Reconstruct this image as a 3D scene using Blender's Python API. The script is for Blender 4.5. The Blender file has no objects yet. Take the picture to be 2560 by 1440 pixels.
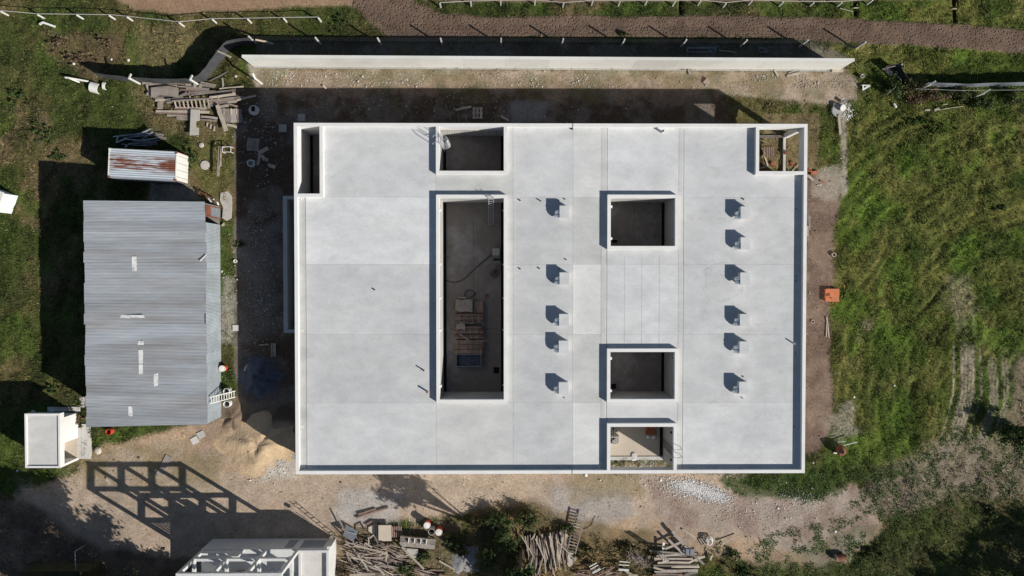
import bpy, math, random
import numpy as np
from mathutils import Vector, Matrix, Quaternion

# ------------------------------------------------------------------ camera, sky, sun, exposure
SC = bpy.context.scene
COL = SC.collection
FPX, CAMH = 1950.0, 70.0                      # focal length in pixels of the 2560 px wide photo, flying height
NADIR = (1259.0, 679.0)                       # point straight below the camera
_d = Vector(((NADIR[0]-1280)/FPX, -(NADIR[1]-720)/FPX, -1)).normalized()
CAMQ = _d.rotation_difference(Vector((0, 0, -1)))
cd = bpy.data.cameras.new('camera'); cam = bpy.data.objects.new('camera', cd); COL.objects.link(cam)
cd.sensor_fit = 'HORIZONTAL'; cd.sensor_width = 36.0; cd.lens = 36.0*FPX/2560.0
cd.clip_start = 0.5; cd.clip_end = 2500
cam.location = (0, 0, CAMH); cam.rotation_mode = 'QUATERNION'; cam.rotation_quaternion = CAMQ
SC.camera = cam
SUN_EL = math.radians(31.0)
SUN_AZ = (0.848, -0.530)
SUNV = Vector((SUN_AZ[0]*math.cos(SUN_EL), SUN_AZ[1]*math.cos(SUN_EL), math.sin(SUN_EL)))
w = bpy.data.worlds.new('World'); SC.world = w; w.use_nodes = True
wn = w.node_tree; bg = wn.nodes['Background']
sky = wn.nodes.new('ShaderNodeTexSky'); sky.sky_type = 'NISHITA'; sky.sun_disc = False
sky.sun_elevation = SUN_EL; sky.sun_rotation = math.atan2(SUN_AZ[0], SUN_AZ[1])
sky.air_density = 1.0; sky.dust_density = 0.4; sky.ozone_density = 1.0
wn.links.new(sky.outputs[0], bg.inputs[0]); bg.inputs[1].default_value = 0.05
sl = bpy.data.lights.new('sun', 'SUN'); sl.energy = 4.4; sl.angle = math.radians(0.5); sl.color = (1.0, 0.955, 0.88)
sun = bpy.data.objects.new('sun', sl); COL.objects.link(sun); sun.location = (60, -40, 60)
sun.rotation_mode = 'QUATERNION'; sun.rotation_quaternion = SUNV.to_track_quat('Z', 'Y')
SC.view_settings.view_transform = 'Standard'; SC.view_settings.look = 'None'
SC.view_settings.exposure = 0.37; SC.view_settings.gamma = 1.0; SC.view_settings.use_curve_mapping = False
try: SC.cycles.use_denoising = True; SC.cycles.denoising_input_passes = 'RGB_ALBEDO_NORMAL'; SC.cycles.denoising_prefilter = 'ACCURATE'; SC.cycles.use_adaptive_sampling = False; SC.cycles.max_bounces = 5; SC.cycles.transparent_max_bounces = 12
except Exception: pass

rnd = random.Random(7)
NR = np.random.default_rng(11)

# ------------------------------------------------------------------ photo pixel <-> world at a known height
def P(px, py, z=0.0):
    v = CAMQ @ Vector(((px-1280)/FPX, -(py-720)/FPX, -1.0)); t = (z-CAMH)/v.z
    return Vector((v.x*t, v.y*t, z))
def rect(x0, y0, x1, y1, z):
    mx, my = (x0+x1)/2, (y0+y1)/2
    return P(x0, my, z).x, P(mx, y1, z).y, P(x1, my, z).x, P(mx, y0, z).y   # xmin, ymin, xmax, ymax
_Rm = np.array(CAMQ.inverted().to_matrix())
def topix(x, y, z=0.0):
    v = np.stack([x, y, np.zeros_like(x)+z-CAMH], -1) @ _Rm.T
    return 1280+FPX*v[..., 0]/-v[..., 2], 720-FPX*v[..., 1]/-v[..., 2]
PPM = FPX/CAMH                                # photo pixels per metre on the ground

# ------------------------------------------------------------------ materials
def mat(name, col, rough=0.85, var=0.18, scale=1.2, fine=9.0, bump=0.0, bscale=30.0, metallic=0.0, objvar=0.0, objcol=False,
        col2=None, c2scale=0.6, c2lo=0.5, c2hi=0.65, stretch=(1, 1, 1), attr=None, spec=0.3, coords='world', detail=5, col3=None, c3scale=1.0, c3lo=0.6, c3hi=0.68):
    m = bpy.data.materials.new(name); m.use_nodes = True; nt = m.node_tree; ns, ln = nt.nodes, nt.links
    b = ns['Principled BSDF']; b.inputs['Roughness'].default_value = rough; b.inputs['Metallic'].default_value = metallic
    b.inputs['Specular IOR Level'].default_value = spec
    if coords == 'world': g = ns.new('ShaderNodeNewGeometry').outputs['Position']
    else: g = ns.new('ShaderNodeTexCoord').outputs['Object']
    mp = ns.new('ShaderNodeMapping'); mp.inputs['Scale'].default_value = stretch; ln.new(g, mp.inputs[0]); vec = mp.outputs[0]
    def noise(s, d=detail, r=0.6):
        n = ns.new('ShaderNodeTexNoise'); n.inputs['Scale'].default_value = s; n.inputs['Detail'].default_value = d
        n.inputs['Roughness'].default_value = r; ln.new(vec, n.inputs['Vector']); return n.outputs['Fac']
    def math_(op, a, bb):
        n = ns.new('ShaderNodeMath'); n.operation = op
        for i, v in enumerate((a, bb)):
            if isinstance(v, (int, float)): n.inputs[i].default_value = v
            else: ln.new(v, n.inputs[i])
        return n.outputs[0]
    def rng(f, lo, hi, a, bb):
        n = ns.new('ShaderNodeMapRange'); n.inputs[1].default_value = lo; n.inputs[2].default_value = hi
        n.inputs[3].default_value = a; n.inputs[4].default_value = bb; ln.new(f, n.inputs[0]); return n.outputs[0]
    if attr:
        a = ns.new('ShaderNodeAttribute'); a.attribute_name = attr; cs = a.outputs['Color']
    else:
        c = ns.new('ShaderNodeRGB'); c.outputs[0].default_value = (*col, 1); cs = c.outputs[0]
    if col2:
        mx = ns.new('ShaderNodeMix'); mx.data_type = 'RGBA'; ln.new(rng(noise(c2scale, 6, 0.65), c2lo, c2hi, 0, 1), mx.inputs[0])
        ln.new(cs, mx.inputs[6]); mx.inputs[7].default_value = (*col2, 1); cs = mx.outputs[2]
    if col3:
        mx = ns.new('ShaderNodeMix'); mx.data_type = 'RGBA'; ln.new(rng(noise(c3scale, 7, 0.7), c3lo, c3hi, 0, 1), mx.inputs[0])
        ln.new(cs, mx.inputs[6]); mx.inputs[7].default_value = (*col3, 1); cs = mx.outputs[2]
    fac = math_('MULTIPLY', rng(noise(scale), 0.3, 0.7, 1-var, 1+var), rng(noise(fine, 3), 0.3, 0.7, 1-var*0.6, 1+var*0.6))
    if objvar or objcol:
        oi = ns.new('ShaderNodeObjectInfo')
        if objvar: fac = math_('MULTIPLY', fac, rng(oi.outputs['Random'], 0, 1, 1-objvar, 1+objvar))
        if objcol:
            mu = ns.new('ShaderNodeMix'); mu.data_type = 'RGBA'; mu.blend_type = 'MULTIPLY'; mu.inputs[0].default_value = 1
            ln.new(cs, mu.inputs[6]); ln.new(oi.outputs['Color'], mu.inputs[7]); cs = mu.outputs[2]
    sc_ = ns.new('ShaderNodeVectorMath'); sc_.operation = 'SCALE'; ln.new(cs, sc_.inputs[0]); ln.new(fac, sc_.inputs['Scale'])
    ln.new(sc_.outputs[0], b.inputs['Base Color'])
    if bump:
        bn = ns.new('ShaderNodeBump'); bn.inputs['Strength'].default_value = 1.0; bn.inputs['Distance'].default_value = bump
        ln.new(noise(bscale, 4), bn.inputs['Height']); ln.new(bn.outputs[0], b.inputs['Normal'])
    return m

M = {}
M['roof'] = mat('roof_concrete', (0.570, 0.573, 0.572), 0.9, 0.095, 0.6, 6.0, 0.006, 7, objcol=True, col2=(0.515, 0.52, 0.525), c2scale=0.2, c2lo=0.38, c2hi=0.62, stretch=(1, 1.7, 1), detail=7, col3=(0.43, 0.425, 0.41), c3scale=0.45, c3lo=0.60, c3hi=0.80)
def stains(m, spots):
    nt = m.node_tree; ns, ln = nt.nodes, nt.links; b = ns['Principled BSDF']; src = b.inputs['Base Color'].links[0].from_socket
    g = ns.new('ShaderNodeNewGeometry').outputs['Position']; n = ns.new('ShaderNodeTexNoise'); n.inputs['Scale'].default_value = 0.7; n.inputs['Detail'].default_value = 7; ln.new(g, n.inputs['Vector'])
    for (x, y, r, dark, rim) in spots:
        d = ns.new('ShaderNodeVectorMath'); d.operation = 'DISTANCE'; ln.new(g, d.inputs[0]); d.inputs[1].default_value = (x, y, ZR_)
        a = ns.new('ShaderNodeMath'); a.operation = 'MULTIPLY_ADD'; ln.new(n.outputs['Fac'], a.inputs[0]); a.inputs[1].default_value = r*2.0; ln.new(d.outputs['Value'], a.inputs[2])
        cr = ns.new('ShaderNodeValToRGB'); mr_ = ns.new('ShaderNodeMapRange'); mr_.inputs[1].default_value = r*.45; mr_.inputs[2].default_value = r*2.45; ln.new(a.outputs[0], mr_.inputs[0]); ln.new(mr_.outputs[0], cr.inputs[0])
        e = cr.color_ramp.elements; e[0].position = 0.35; e[0].color = (dark,)*3+(1,); e[1].position = 0.80; e[1].color = (1, 1, 1, 1); k = e.new(0.72); k.color = (dark*.5+.5,)*3+(1,); k = e.new(0.765); k.color = (rim,)*3+(1,)
        mx = ns.new('ShaderNodeMix'); mx.data_type = 'RGBA'; mx.blend_type = 'MULTIPLY'; mx.inputs[0].default_value = 1; ln.new(src, mx.inputs[6]); ln.new(cr.outputs[0], mx.inputs[7]); src = mx.outputs[2]
    ln.new(src, b.inputs['Base Color'])
ZR_ = 4.05
stains(M['roof'], [(*P(q_[0], q_[1], ZR_)[:2], q_[2], q_[3], q_[4]) for q_ in ((845, 478, 1.5, .94, .90), (1808, 706, 1.6, .95, .84), (1652, 440, 1.3, .9, .95), (1920, 1095, 2.2, .97, .93), (930, 560, 1.8, .95, .98), (1600, 735, 1.2, .95, .98), (1480, 800, 1.6, .95, .98), (758, 885, .9, .82, .9), (758, 1040, .7, .86, .92), (1215, 445, 1.2, .95, .97), (1350, 920, 1.7, .96, .98), (1000, 640, 2.2, .97, .95), (1790, 400, 2.0, .97, .98))])
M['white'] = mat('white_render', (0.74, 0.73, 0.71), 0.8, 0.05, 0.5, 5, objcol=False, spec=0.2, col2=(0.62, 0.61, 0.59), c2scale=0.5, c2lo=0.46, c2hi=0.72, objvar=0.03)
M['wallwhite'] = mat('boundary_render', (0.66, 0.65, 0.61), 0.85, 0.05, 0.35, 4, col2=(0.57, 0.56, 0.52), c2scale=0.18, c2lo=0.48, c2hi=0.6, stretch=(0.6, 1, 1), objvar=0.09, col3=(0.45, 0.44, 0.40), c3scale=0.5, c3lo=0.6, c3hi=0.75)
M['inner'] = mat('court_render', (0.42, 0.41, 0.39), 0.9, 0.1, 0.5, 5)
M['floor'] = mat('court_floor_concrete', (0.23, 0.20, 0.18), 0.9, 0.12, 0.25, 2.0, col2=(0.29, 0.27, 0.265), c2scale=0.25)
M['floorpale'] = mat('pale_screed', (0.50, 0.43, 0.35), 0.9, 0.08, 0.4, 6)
M['grey'] = mat('grey_concrete', (0.36, 0.35, 0.33), 0.9, 0.15, 1.0, 12, bump=0.004)
M['concrete'] = mat('light_concrete', (0.50, 0.48, 0.45), 0.9, 0.12, 0.8, 10, objvar=0.08)
M['fine'] = mat('frame_concrete', (0.56, 0.56, 0.55), 0.9, 0.08, 0.6, 8)
M['shade'] = mat('shade_cloth', (0.055, 0.055, 0.06), 0.9, 0.15, 2, 20)
M['sheet'] = mat('galvanised_sheet', (0.325, 0.352, 0.38), 0.55, 0.16, 0.5, 3.0, metallic=0.15, objvar=0.11, spec=0.35, stretch=(0.22, 2.2, 1), col2=(0.275, 0.272, 0.275), c2scale=0.35, c2lo=0.42, c2hi=0.66, col3=(0.16, 0.085, 0.06), c3scale=1.3, c3lo=0.66, c3hi=0.74)
M['sheetwall'] = mat('galvanised_wall_sheet', (0.36, 0.40, 0.43), 0.5, 0.12, 0.8, 5, metallic=0.15, objvar=0.1, spec=0.35)
M['patch'] = mat('white_roof_sealant', (0.70, 0.70, 0.68), 0.7, 0.12, 4, 20, col2=(0.42, 0.43, 0.44), c2scale=3.0, c2lo=0.52, c2hi=0.62)
M['rust'] = mat('rusty_steel', (0.19, 0.075, 0.045), 0.9, 0.25, 2, 14, objvar=0.1)
M['black'] = mat('black_plastic', (0.02, 0.02, 0.022), 0.6, 0.1)
M['hole'] = mat('dark_interior', (0.012, 0.011, 0.012), 1.0, 0.1)
M['darksteel'] = mat('dark_steel', (0.045, 0.045, 0.05), 0.6, 0.2, metallic=0.2)
M['bluegrey'] = mat('grey_painted_steel', (0.22, 0.24, 0.27), 0.6, 0.2, objvar=0.25)
M['galv'] = mat('galvanised_tube', (0.50, 0.52, 0.54), 0.4, 0.1, metallic=0.4)
M['foil'] = mat('foil_duct', (0.85, 0.87, 0.90), 0.42, 0.12, 3, 20, metallic=0.7, bump=0.02, bscale=14)
M['wood'] = mat('weathered_wood', (0.28, 0.245, 0.215), 0.9, 0.2, 1.5, 14, objvar=0.45, col2=(0.20, 0.15, 0.115), c2scale=0.7, c2lo=0.5, c2hi=0.68)
M['woodpale'] = mat('pale_new_wood', (0.42, 0.36, 0.285), 0.9, 0.16, 1.5, 14, objvar=0.2, col2=(0.32, 0.28, 0.235), c2scale=0.8)
M['wooddark'] = mat('dark_formwork_wood', (0.24, 0.165, 0.13), 0.9, 0.2, 1.5, 14, objvar=0.3)
M['terracotta'] = mat('terracotta', (0.42, 0.155, 0.085), 0.9, 0.15, 3, 20, objvar=0.15)
M['orange'] = mat('orange_painted_concrete', (0.52, 0.165, 0.07), 0.85, 0.14, 3, 20, col2=(0.40, 0.17, 0.10), c2scale=1.6)
M['red'] = mat('red_plastic', (0.52, 0.06, 0.025), 0.5, 0.08)
M['whiteplastic'] = mat('white_plastic', (0.70, 0.69, 0.64), 0.5, 0.06)
M['clay'] = mat('weathered_drum', (0.38, 0.30, 0.24), 0.8, 0.15)
M['tarp'] = mat('blue_grey_sheeting', (0.19, 0.21, 0.235), 0.6, 0.12, 1, 6)
M['sand'] = mat('yellow_sand', (0.50, 0.37, 0.235), 0.95, 0.14, 0.8, 12, bump=0.06, bscale=4.5, col2=(0.34, 0.25, 0.165), c2scale=0.5)
M['earth'] = mat('loose_brown_earth', (0.20, 0.145, 0.10), 0.95, 0.2, 1.0, 14, bump=0.03, bscale=7)
M['gravel'] = mat('dark_blue_gravel', (0.075, 0.088, 0.12), 0.8, 0.22, 1.2, 10, bump=0.16, bscale=2.6)
M['greygravel'] = mat('grey_gravel', (0.27, 0.265, 0.265), 0.95, 0.2, 1.2, 22, bump=0.03, bscale=18)
M['cement'] = mat('spilled_cement', (0.44, 0.41, 0.37), 0.95, 0.1, 1.5, 12, bump=0.01)
M['stone'] = mat('pale_stone', (0.44, 0.41, 0.36), 0.95, 0.2, 4, 30)
M['chalk'] = mat('white_plaster_rubble', (0.74, 0.73, 0.72), 0.95, 0.12, 5, 30)
M['bark'] = mat('bark', (0.12, 0.09, 0.07), 0.95, 0.25, 3, 20)
M['leaf'] = mat('leaves', (0.06, 0.09, 0.03), 0.7, 0.2, 0.8, 6, attr='col', spec=0.2)
M['grass'] = mat('grass_blades', (0.06, 0.09, 0.03), 0.75, 0.1, 0.5, 3, attr='col', spec=0.15)
M['moss'] = mat('mossy_roof', (0.065, 0.058, 0.024), 0.95, 0.25, 1, 10)  # moss tint, made darker to stand for the tree shade over this shed
M['dry'] = mat('dry_brush', (0.20, 0.12, 0.065), 0.95, 0.25, 2, 12, attr='col')

# ------------------------------------------------------------------ mesh helpers
class MB:
    def __init__(s): s.v = []; s.f = []
    def add(s, vs, fs):
        o = len(s.v); s.v += [Vector(v) for v in vs]; s.f += [tuple(i+o for i in f) for f in fs]; return s
    def mat_box(s, m4, sx, sy, sz):
        vs = [m4 @ Vector((x*sx/2, y*sy/2, z*sz/2)) for x in (-1, 1) for y in (-1, 1) for z in (-1, 1)]
        return s.add(vs, [(0, 1, 3, 2), (4, 6, 7, 5), (0, 4, 5, 1), (2, 3, 7, 6), (0, 2, 6, 4), (1, 5, 7, 3)])
    def box(s, x0, y0, z0, x1, y1, z1):
        return s.mat_box(Matrix.Translation(((x0+x1)/2, (y0+y1)/2, (z0+z1)/2)), x1-x0, y1-y0, z1-z0)
    def bar(s, p, q, w, h=None, up=Vector((0, 0, 1))):
        p, q = Vector(p), Vector(q); d = q-p; L = d.length; d.normalize()
        if abs(d.dot(up)) > 0.98: up = Vector((0, 1, 0))
        y = up.cross(d).normalized(); z = d.cross(y)
        m = Matrix((d, y, z)).transposed().to_4x4(); m.translation = (p+q)/2
        return s.mat_box(m, L, w, h or w)
    def tube(s, pts, r, n=8, caps=True):
        pts = [Vector(p) for p in pts]; rs = r if isinstance(r, (list, tuple)) else [r]*len(pts); rings = []
        ref = None
        for i, p in enumerate(pts):
            d = (pts[min(i+1, len(pts)-1)]-pts[max(i-1, 0)]).normalized()
            if ref is None: ref = Vector((0, 0, 1)) if abs(d.z) < 0.9 else Vector((1, 0, 0))
            a = (ref-d*ref.dot(d)).normalized(); ref = a; b = d.cross(a)
            rings.append([p+(a*math.cos(2*math.pi*k/n)+b*math.sin(2*math.pi*k/n))*rs[i] for k in range(n)])
        fs = []
        for i in range(len(pts)-1):
            for k in range(n): fs.append((i*n+k, i*n+(k+1) % n, (i+1)*n+(k+1) % n, (i+1)*n+k))
        if caps: fs += [tuple(range(n))[::-1], tuple((len(pts)-1)*n+k for k in range(n))]
        return s.add([v for rr in rings for v in rr], fs)
    def lathe(s, prof, c=(0, 0, 0), n=20, close=True):
        c = Vector(c); m = len(prof)
        vs = [c+Vector((r*math.cos(2*math.pi*k/n), r*math.sin(2*math.pi*k/n), z)) for r, z in prof for k in range(n)]
        fs = [(i*n+k, i*n+(k+1) % n, (i+1)*n+(k+1) % n, (i+1)*n+k) for i in range(m-1) for k in range(n)]
        if close: fs += [tuple(range(n))[::-1], tuple((m-1)*n+k for k in range(n))]
        return s.add(vs, fs)
    def prism(s, poly, z0, z1):
        n = len(poly)
        vs = [(p[0], p[1], z0) for p in poly]+[(p[0], p[1], z1) for p in poly]
        a = sum(poly[i][0]*poly[(i+1) % n][1]-poly[(i+1) % n][0]*poly[i][1] for i in range(n))
        fs = [tuple(range(n))[::-1], tuple(range(n, 2*n))]+[(i, (i+1) % n, n+(i+1) % n, n+i) for i in range(n)]
        if a < 0: fs = [f[::-1] for f in fs]
        return s.add(vs, fs)

def mesh_of(mb, name, m):
    me = bpy.data.meshes.new(name); me.from_pydata([tuple(v) for v in mb.v], [], mb.f); me.update()
    me.materials.append(m); return me
def link(o, parent=None):
    COL.objects.link(o)
    if parent is not None: o.parent = parent
    return o
def thing(name, label, cat, loc=(0, 0, 0), rz=0.0, group=None):
    o = bpy.data.objects.new(name, None); o.empty_display_size = 0.2; COL.objects.link(o)
    o.location = loc; o.rotation_euler = (0, 0, rz); o['label'] = label; o['category'] = cat
    if group: o['group'] = group
    return o
def part(root, name, mb, m, world=True, smooth=False, color=None, label=None):
    """mesh child; with world=True the vertices are world coordinates and root (chain) is unrotated"""
    if world:
        off = Vector((0, 0, 0)); r = root
        while r is not None: off += r.location; r = r.parent
        mb.v = [v-off for v in mb.v]
    o = bpy.data.objects.new(name, mesh_of(mb, name, m))
    if smooth:
        for p in o.data.polygons: p.use_smooth = True
    if color: o.color = (*color, 1)
    if label: o['label'] = label
    return link(o, root)
def solo(name, label, cat, mb, m, loc=(0, 0, 0), group=None, smooth=False, kind=None):
    """a thing that is one mesh; vertices in world coordinates, origin moved to loc"""
    mb.v = [v-Vector(loc) for v in mb.v]
    o = bpy.data.objects.new(name, mesh_of(mb, name, m)); o.location = loc
    if smooth:
        for p in o.data.polygons: p.use_smooth = True
    if kind: o['kind'] = kind
    if label: o['label'] = label
    if cat: o['category'] = cat
    if group: o['group'] = group
    return link(o)
def tag(o, label, cat, group=None, kind=None):
    o['label'] = label; o['category'] = cat
    if group: o['group'] = group
    if kind: o['kind'] = kind
    return o

# shared plank meshes (unit length x, unit width y, unit height z), slightly warped and chewed at the ends
def plank_mesh(seed, m):
    r = random.Random(seed); mb = MB(); xs = [-.5, -.18, .15, .5]; vs = []
    for i, x in enumerate(xs):
        wy = r.uniform(-.12, .12); wz = r.uniform(-.15, .15); e = r.uniform(.9, 1.05)
        for y, z in ((-.5, -.5), (.5, -.5), (.5, .5), (-.5, .5)):
            vs.append((x+(r.uniform(-.012, .012) if i in (0, 3) else 0), y*e+wy, z+wz))
    fs = [(3, 2, 1, 0), (12, 13, 14, 15)]
    for i in range(3):
        for k in range(4): fs.append((i*4+k, i*4+(k+1) % 4, i*4+4+(k+1) % 4, i*4+4+k))
    mb.add(vs, fs); return mesh_of(mb, 'plank', m)
PL = {k: [plank_mesh(s+h, M[k]) for s in range(4)] for h, k in enumerate(('wood', 'woodpale', 'wooddark'))}
def plank(root, p, q, wd, th=0.04, kind='wood', name='plank'):
    """plank from p to q (world), child of unrotated root"""
    p, q = Vector(p), Vector(q); d = q-p; L = d.length
    o = bpy.data.objects.new(name, rnd.choice(PL[kind])); link(o, root)
    off = root.location if root else Vector((0, 0, 0))
    o.location = (p+q)/2-off; o.scale = (L, wd, th)
    o.rotation_euler = (0, -math.asin(max(-1, min(1, d.z/L))), math.atan2(d.y, d.x))
    return o
def loose_plank(x1, y1, x2, y2, wpx, label, z=0.08, kind='wood', th=0.05, group=None, z2=None):
    a, b = P(x1, y1, z), P(x2, y2, z if z2 is None else z2)
    o = plank(None, a, b, wpx/PPM, th, kind); tag(o, label, 'plank', group); return o
def ladder(name, label, a, b, wd, n, m, rail=0.05, side=None, group=None, cat='ladder'):
    a, b = Vector(a), Vector(b); d = (b-a).normalized()
    s = Vector(side).normalized() if side else d.cross(Vector((0, 0, 1))).normalized()
    t = thing(name, label, cat, a, group=group)
    for k in (-1, 1): part(t, 'rail', MB().bar(a+s*k*wd/2, b+s*k*wd/2, rail), m)
    for i in range(n):
        c = a+(b-a)*((i+0.5)/n); part(t, 'rung', MB().bar(c-s*wd/2, c+s*wd/2, rail*0.8), m)
    return t

# ------------------------------------------------------------------ noise and region masks for the ground
def fbm(x, y, scale, octv=4, seed=0, rough=0.55):
    out = np.zeros_like(x, dtype=np.float64); amp = 1; tot = 0; s = scale
    for o in range(octv):
        r = np.random.default_rng(seed*97+o*13+5); G = r.random((256, 256))
        u = x/s+37.3*o; v = y/s+11.7*o; iu = np.floor(u).astype(int); iv = np.floor(v).astype(int)
        fu = u-iu; fv = v-iv; fu = fu*fu*(3-2*fu); fv = fv*fv*(3-2*fv); iu &= 255; iv &= 255
        a = G[iu, iv]; b = G[(iu+1) & 255, iv]; c = G[iu, (iv+1) & 255]; d = G[(iu+1) & 255, (iv+1) & 255]
        out += amp*((a*(1-fu)+b*fu)*(1-fv)+(c*(1-fu)+d*fu)*fv); tot += amp; amp *= rough; s *= 0.5
    return out/tot
def sstep(a, b, x):
    t = np.clip((x-a)/(b-a), 0, 1); return t*t*(3-2*t)
def sdpoly(x, y, poly):
    d = np.full(x.shape, 1e18); inside = np.zeros(x.shape, bool); n = len(poly)
    for i in range(n):
        ax, ay = poly[i]; bx, by = poly[(i+1) % n]; ex, ey = bx-ax, by-ay
        t = np.clip(((x-ax)*ex+(y-ay)*ey)/(ex*ex+ey*ey+1e-9), 0, 1)
        d = np.minimum(d, (x-ax-t*ex)**2+(y-ay-t*ey)**2)
        c = ((ay <= y) & (by > y)) | ((by <= y) & (ay > y))
        with np.errstate(divide='ignore', invalid='ignore'): xi = ax+(y-ay)/(by-ay+1e-12)*ex
        inside ^= c & (x < xi)
    d = np.sqrt(d); return np.where(inside, d, -d)

# ------------------------------------------------------------------ ground: one sheet with regional earth colours, some deepened for shade
def axis(lo, hi, step, far):
    core = np.arange(lo, hi+step*0.5, step); out = []; s = step; v = hi
    while v < far: s *= 1.35; v += s; out.append(v)
    out = np.array(out); return np.concatenate([(lo-(out-hi))[::-1], core, out])
GS = 0.16
gx = axis(-49.0, 50.0, GS, 600.0); gy = axis(-31.0, 27.0, GS, 600.0)
GX, GY = np.meshgrid(gx, gy, indexing='ij')
PXg, PYg = topix(GX, GY)
n1 = fbm(GX, GY, 9.0, 5, 1); n2 = fbm(GX, GY, 2.6, 5, 2); n3 = fbm(GX, GY, 0.8, 4, 3); n4 = fbm(GX, GY, 20.0, 4, 4)
nst = fbm(GX*0.8+GY*0.5, GY*0.8-GX*0.5*3.0, 1.6, 4, 5)
def C3(c): return np.array(c)[None, None, :]
def mixc(a, b, m): return a*(1-m[..., None])+b*m[..., None]
n5 = fbm(GX, GY, 0.55, 3, 41); _rr = np.hypot(PXg-2640, PYg-1000)/PPM; _th = np.arctan2(PYg-1000, PXg-2640)
nds = fbm(_rr+(n2-0.5)*0.9+60, _th*2.6+60, 0.5, 4, 42)
colr = np.zeros(GX.shape+(3,))+C3((0.055, 0.070, 0.019))
colr = mixc(colr, C3((0.105, 0.092, 0.036)), sstep(0.40, 0.60, n1*0.4+n2*0.6))
colr = mixc(colr, C3((0.150, 0.112, 0.062)), sstep(0.54, 0.66, n2*0.45+n4*0.3+n5*0.25)*0.85)
colr = mixc(colr, C3((0.070, 0.108, 0.020)), sstep(0.52, 0.64, fbm(GX, GY, 3.2, 4, 8))*0.65)
fieldm = sstep(1980, 2140, PXg)
colr = mixc(colr, C3((0.020, 0.030, 0.010)), np.maximum(sstep(0.50, 0.64, nst), sstep(0.50, 0.64, nds)*fieldm)*0.5)
colr = mixc(colr, C3((0.022, 0.032, 0.011)), sstep(0.54, 0.70, n5*0.6+n3*0.4)*0.5)
colr = mixc(colr, colr*C3((1.22, 1.36, 0.95))+C3((0.008, 0.011, 0.002)), fieldm*sstep(1250, 1050, PYg))
grass = np.ones(GX.shape); hoof = np.zeros(GX.shape); lush = np.ones(GX.shape); rutm = np.zeros(GX.shape)
warp = (n2-0.5)*26+(n3-0.5)*16
def layer(poly, c, soft=5, warpk=1.0, strength=1.0, kill=1.0, c2=None, c2n=None):
    global colr, grass
    m = sstep(-soft, soft, sdpoly(PXg, PYg, poly)+warp*warpk)*strength
    cc = C3(c)+np.zeros_like(colr)
    if c2 is not None: cc = mixc(cc, C3(c2), sstep(0.42, 0.62, c2n))
    colr = mixc(colr, cc, m); grass = grass*(1-m*kill); return m
na, nb, nc = fbm(GX, GY, 3.0, 5, 21), fbm(GX, GY, 1.4, 5, 22), fbm(GX, GY, 5.0, 5, 23)
# race track and sandy bend along the top
layer([(240, -90), (290, 0), (345, 27), (450, 38), (640, 24), (800, 17), (900, 15), (930, -90)], (0.33, 0.225, 0.145), 5, 0.6, 1, 1, (0.28, 0.185, 0.12), na)
m = layer([(860, -90), (884, 15), (928, 58), (975, 98), (1120, 97), (1400, 93), (1900, 93), (2140, 106), (2250, 111), (2400, 121), (2750, 150), (2750, 95),
           (2560, 73), (2300, 57), (2050, 45), (1800, 38), (1500, 39), (1250, 41), (1110, 35), (1060, 15), (1030, 0), (1010, -90)],
          (0.155, 0.107, 0.079), 3, 0.45, 1, 1, (0.125, 0.086, 0.064), nb); hoof += m
layer([(1035, -200), (1060, 1), (1300, 6), (1700, 4), (2100, 2), (2750, -8), (2750, -200)], (0.19, 0.125, 0.085), 3, 0.2)
# between fence and boundary wall, and the trampled strip behind it
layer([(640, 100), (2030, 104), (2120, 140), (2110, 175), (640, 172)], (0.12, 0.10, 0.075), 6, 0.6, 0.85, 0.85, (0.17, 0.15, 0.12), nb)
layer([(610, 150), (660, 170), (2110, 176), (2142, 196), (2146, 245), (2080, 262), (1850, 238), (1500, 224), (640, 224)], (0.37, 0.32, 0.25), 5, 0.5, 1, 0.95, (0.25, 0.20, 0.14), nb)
layer([(583, 215), (1500, 214), (1800, 222), (1835, 312), (775, 325), (775, 1065), (590, 1042), (586, 600)], (0.098, 0.067, 0.048), 5, 0.5, 1, 0.97, (0.16, 0.13, 0.108), nb)  # soil darkened along the building's shadow, its deep shade painted into the colour
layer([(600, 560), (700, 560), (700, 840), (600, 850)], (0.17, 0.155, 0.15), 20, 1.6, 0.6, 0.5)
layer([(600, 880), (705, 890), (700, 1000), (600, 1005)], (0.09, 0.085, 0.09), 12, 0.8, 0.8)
layer([(1270, 250), (1375, 255), (1365, 300), (1280, 310)], (0.26, 0.25, 0.25), 8, 0.8, 0.7)
# worn yard round the container
layer([(480, 330), (583, 290), (583, 520), (500, 520), (470, 430)], (0.17, 0.125, 0.065), 14, 1.2, 0.75, 0.35, (0.12, 0.11, 0.04), nb)
layer([(555, 690), (585, 690), (585, 860), (552, 860)], (0.33, 0.30, 0.25), 6, 1.0, 0.7, 0.8)
layer([(380, 460), (470, 462), (500, 500), (380, 505)], (0.25, 0.24, 0.22), 6, 0.8, 0.8)
# strip along the right wall
m = layer([(1990, 440), (2040, 440), (2085, 430), (2105, 480), (2088, 560), (2080, 700), (2072, 900), (2086, 1050), (2055, 1120), (1980, 1150), (1980, 700)], (0.195, 0.14, 0.105), 6, 0.8, 1, 0.95, (0.145, 0.10, 0.076), nb)
layer([(2040, 430), (2100, 400), (2112, 470), (2090, 500), (2030, 490)], (0.30, 0.26, 0.21), 6, 1.0, 0.8)
layer([(2100, 235), (2116, 235), (2118, 480), (2104, 500)], (0.33, 0.29, 0.24), 3, 0.5, 0.8)
layer([(2060, 1050), (2130, 1010), (2140, 1090), (2080, 1110)], (0.30, 0.265, 0.22), 16, 2.2, 0.6, 0.5)
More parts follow.
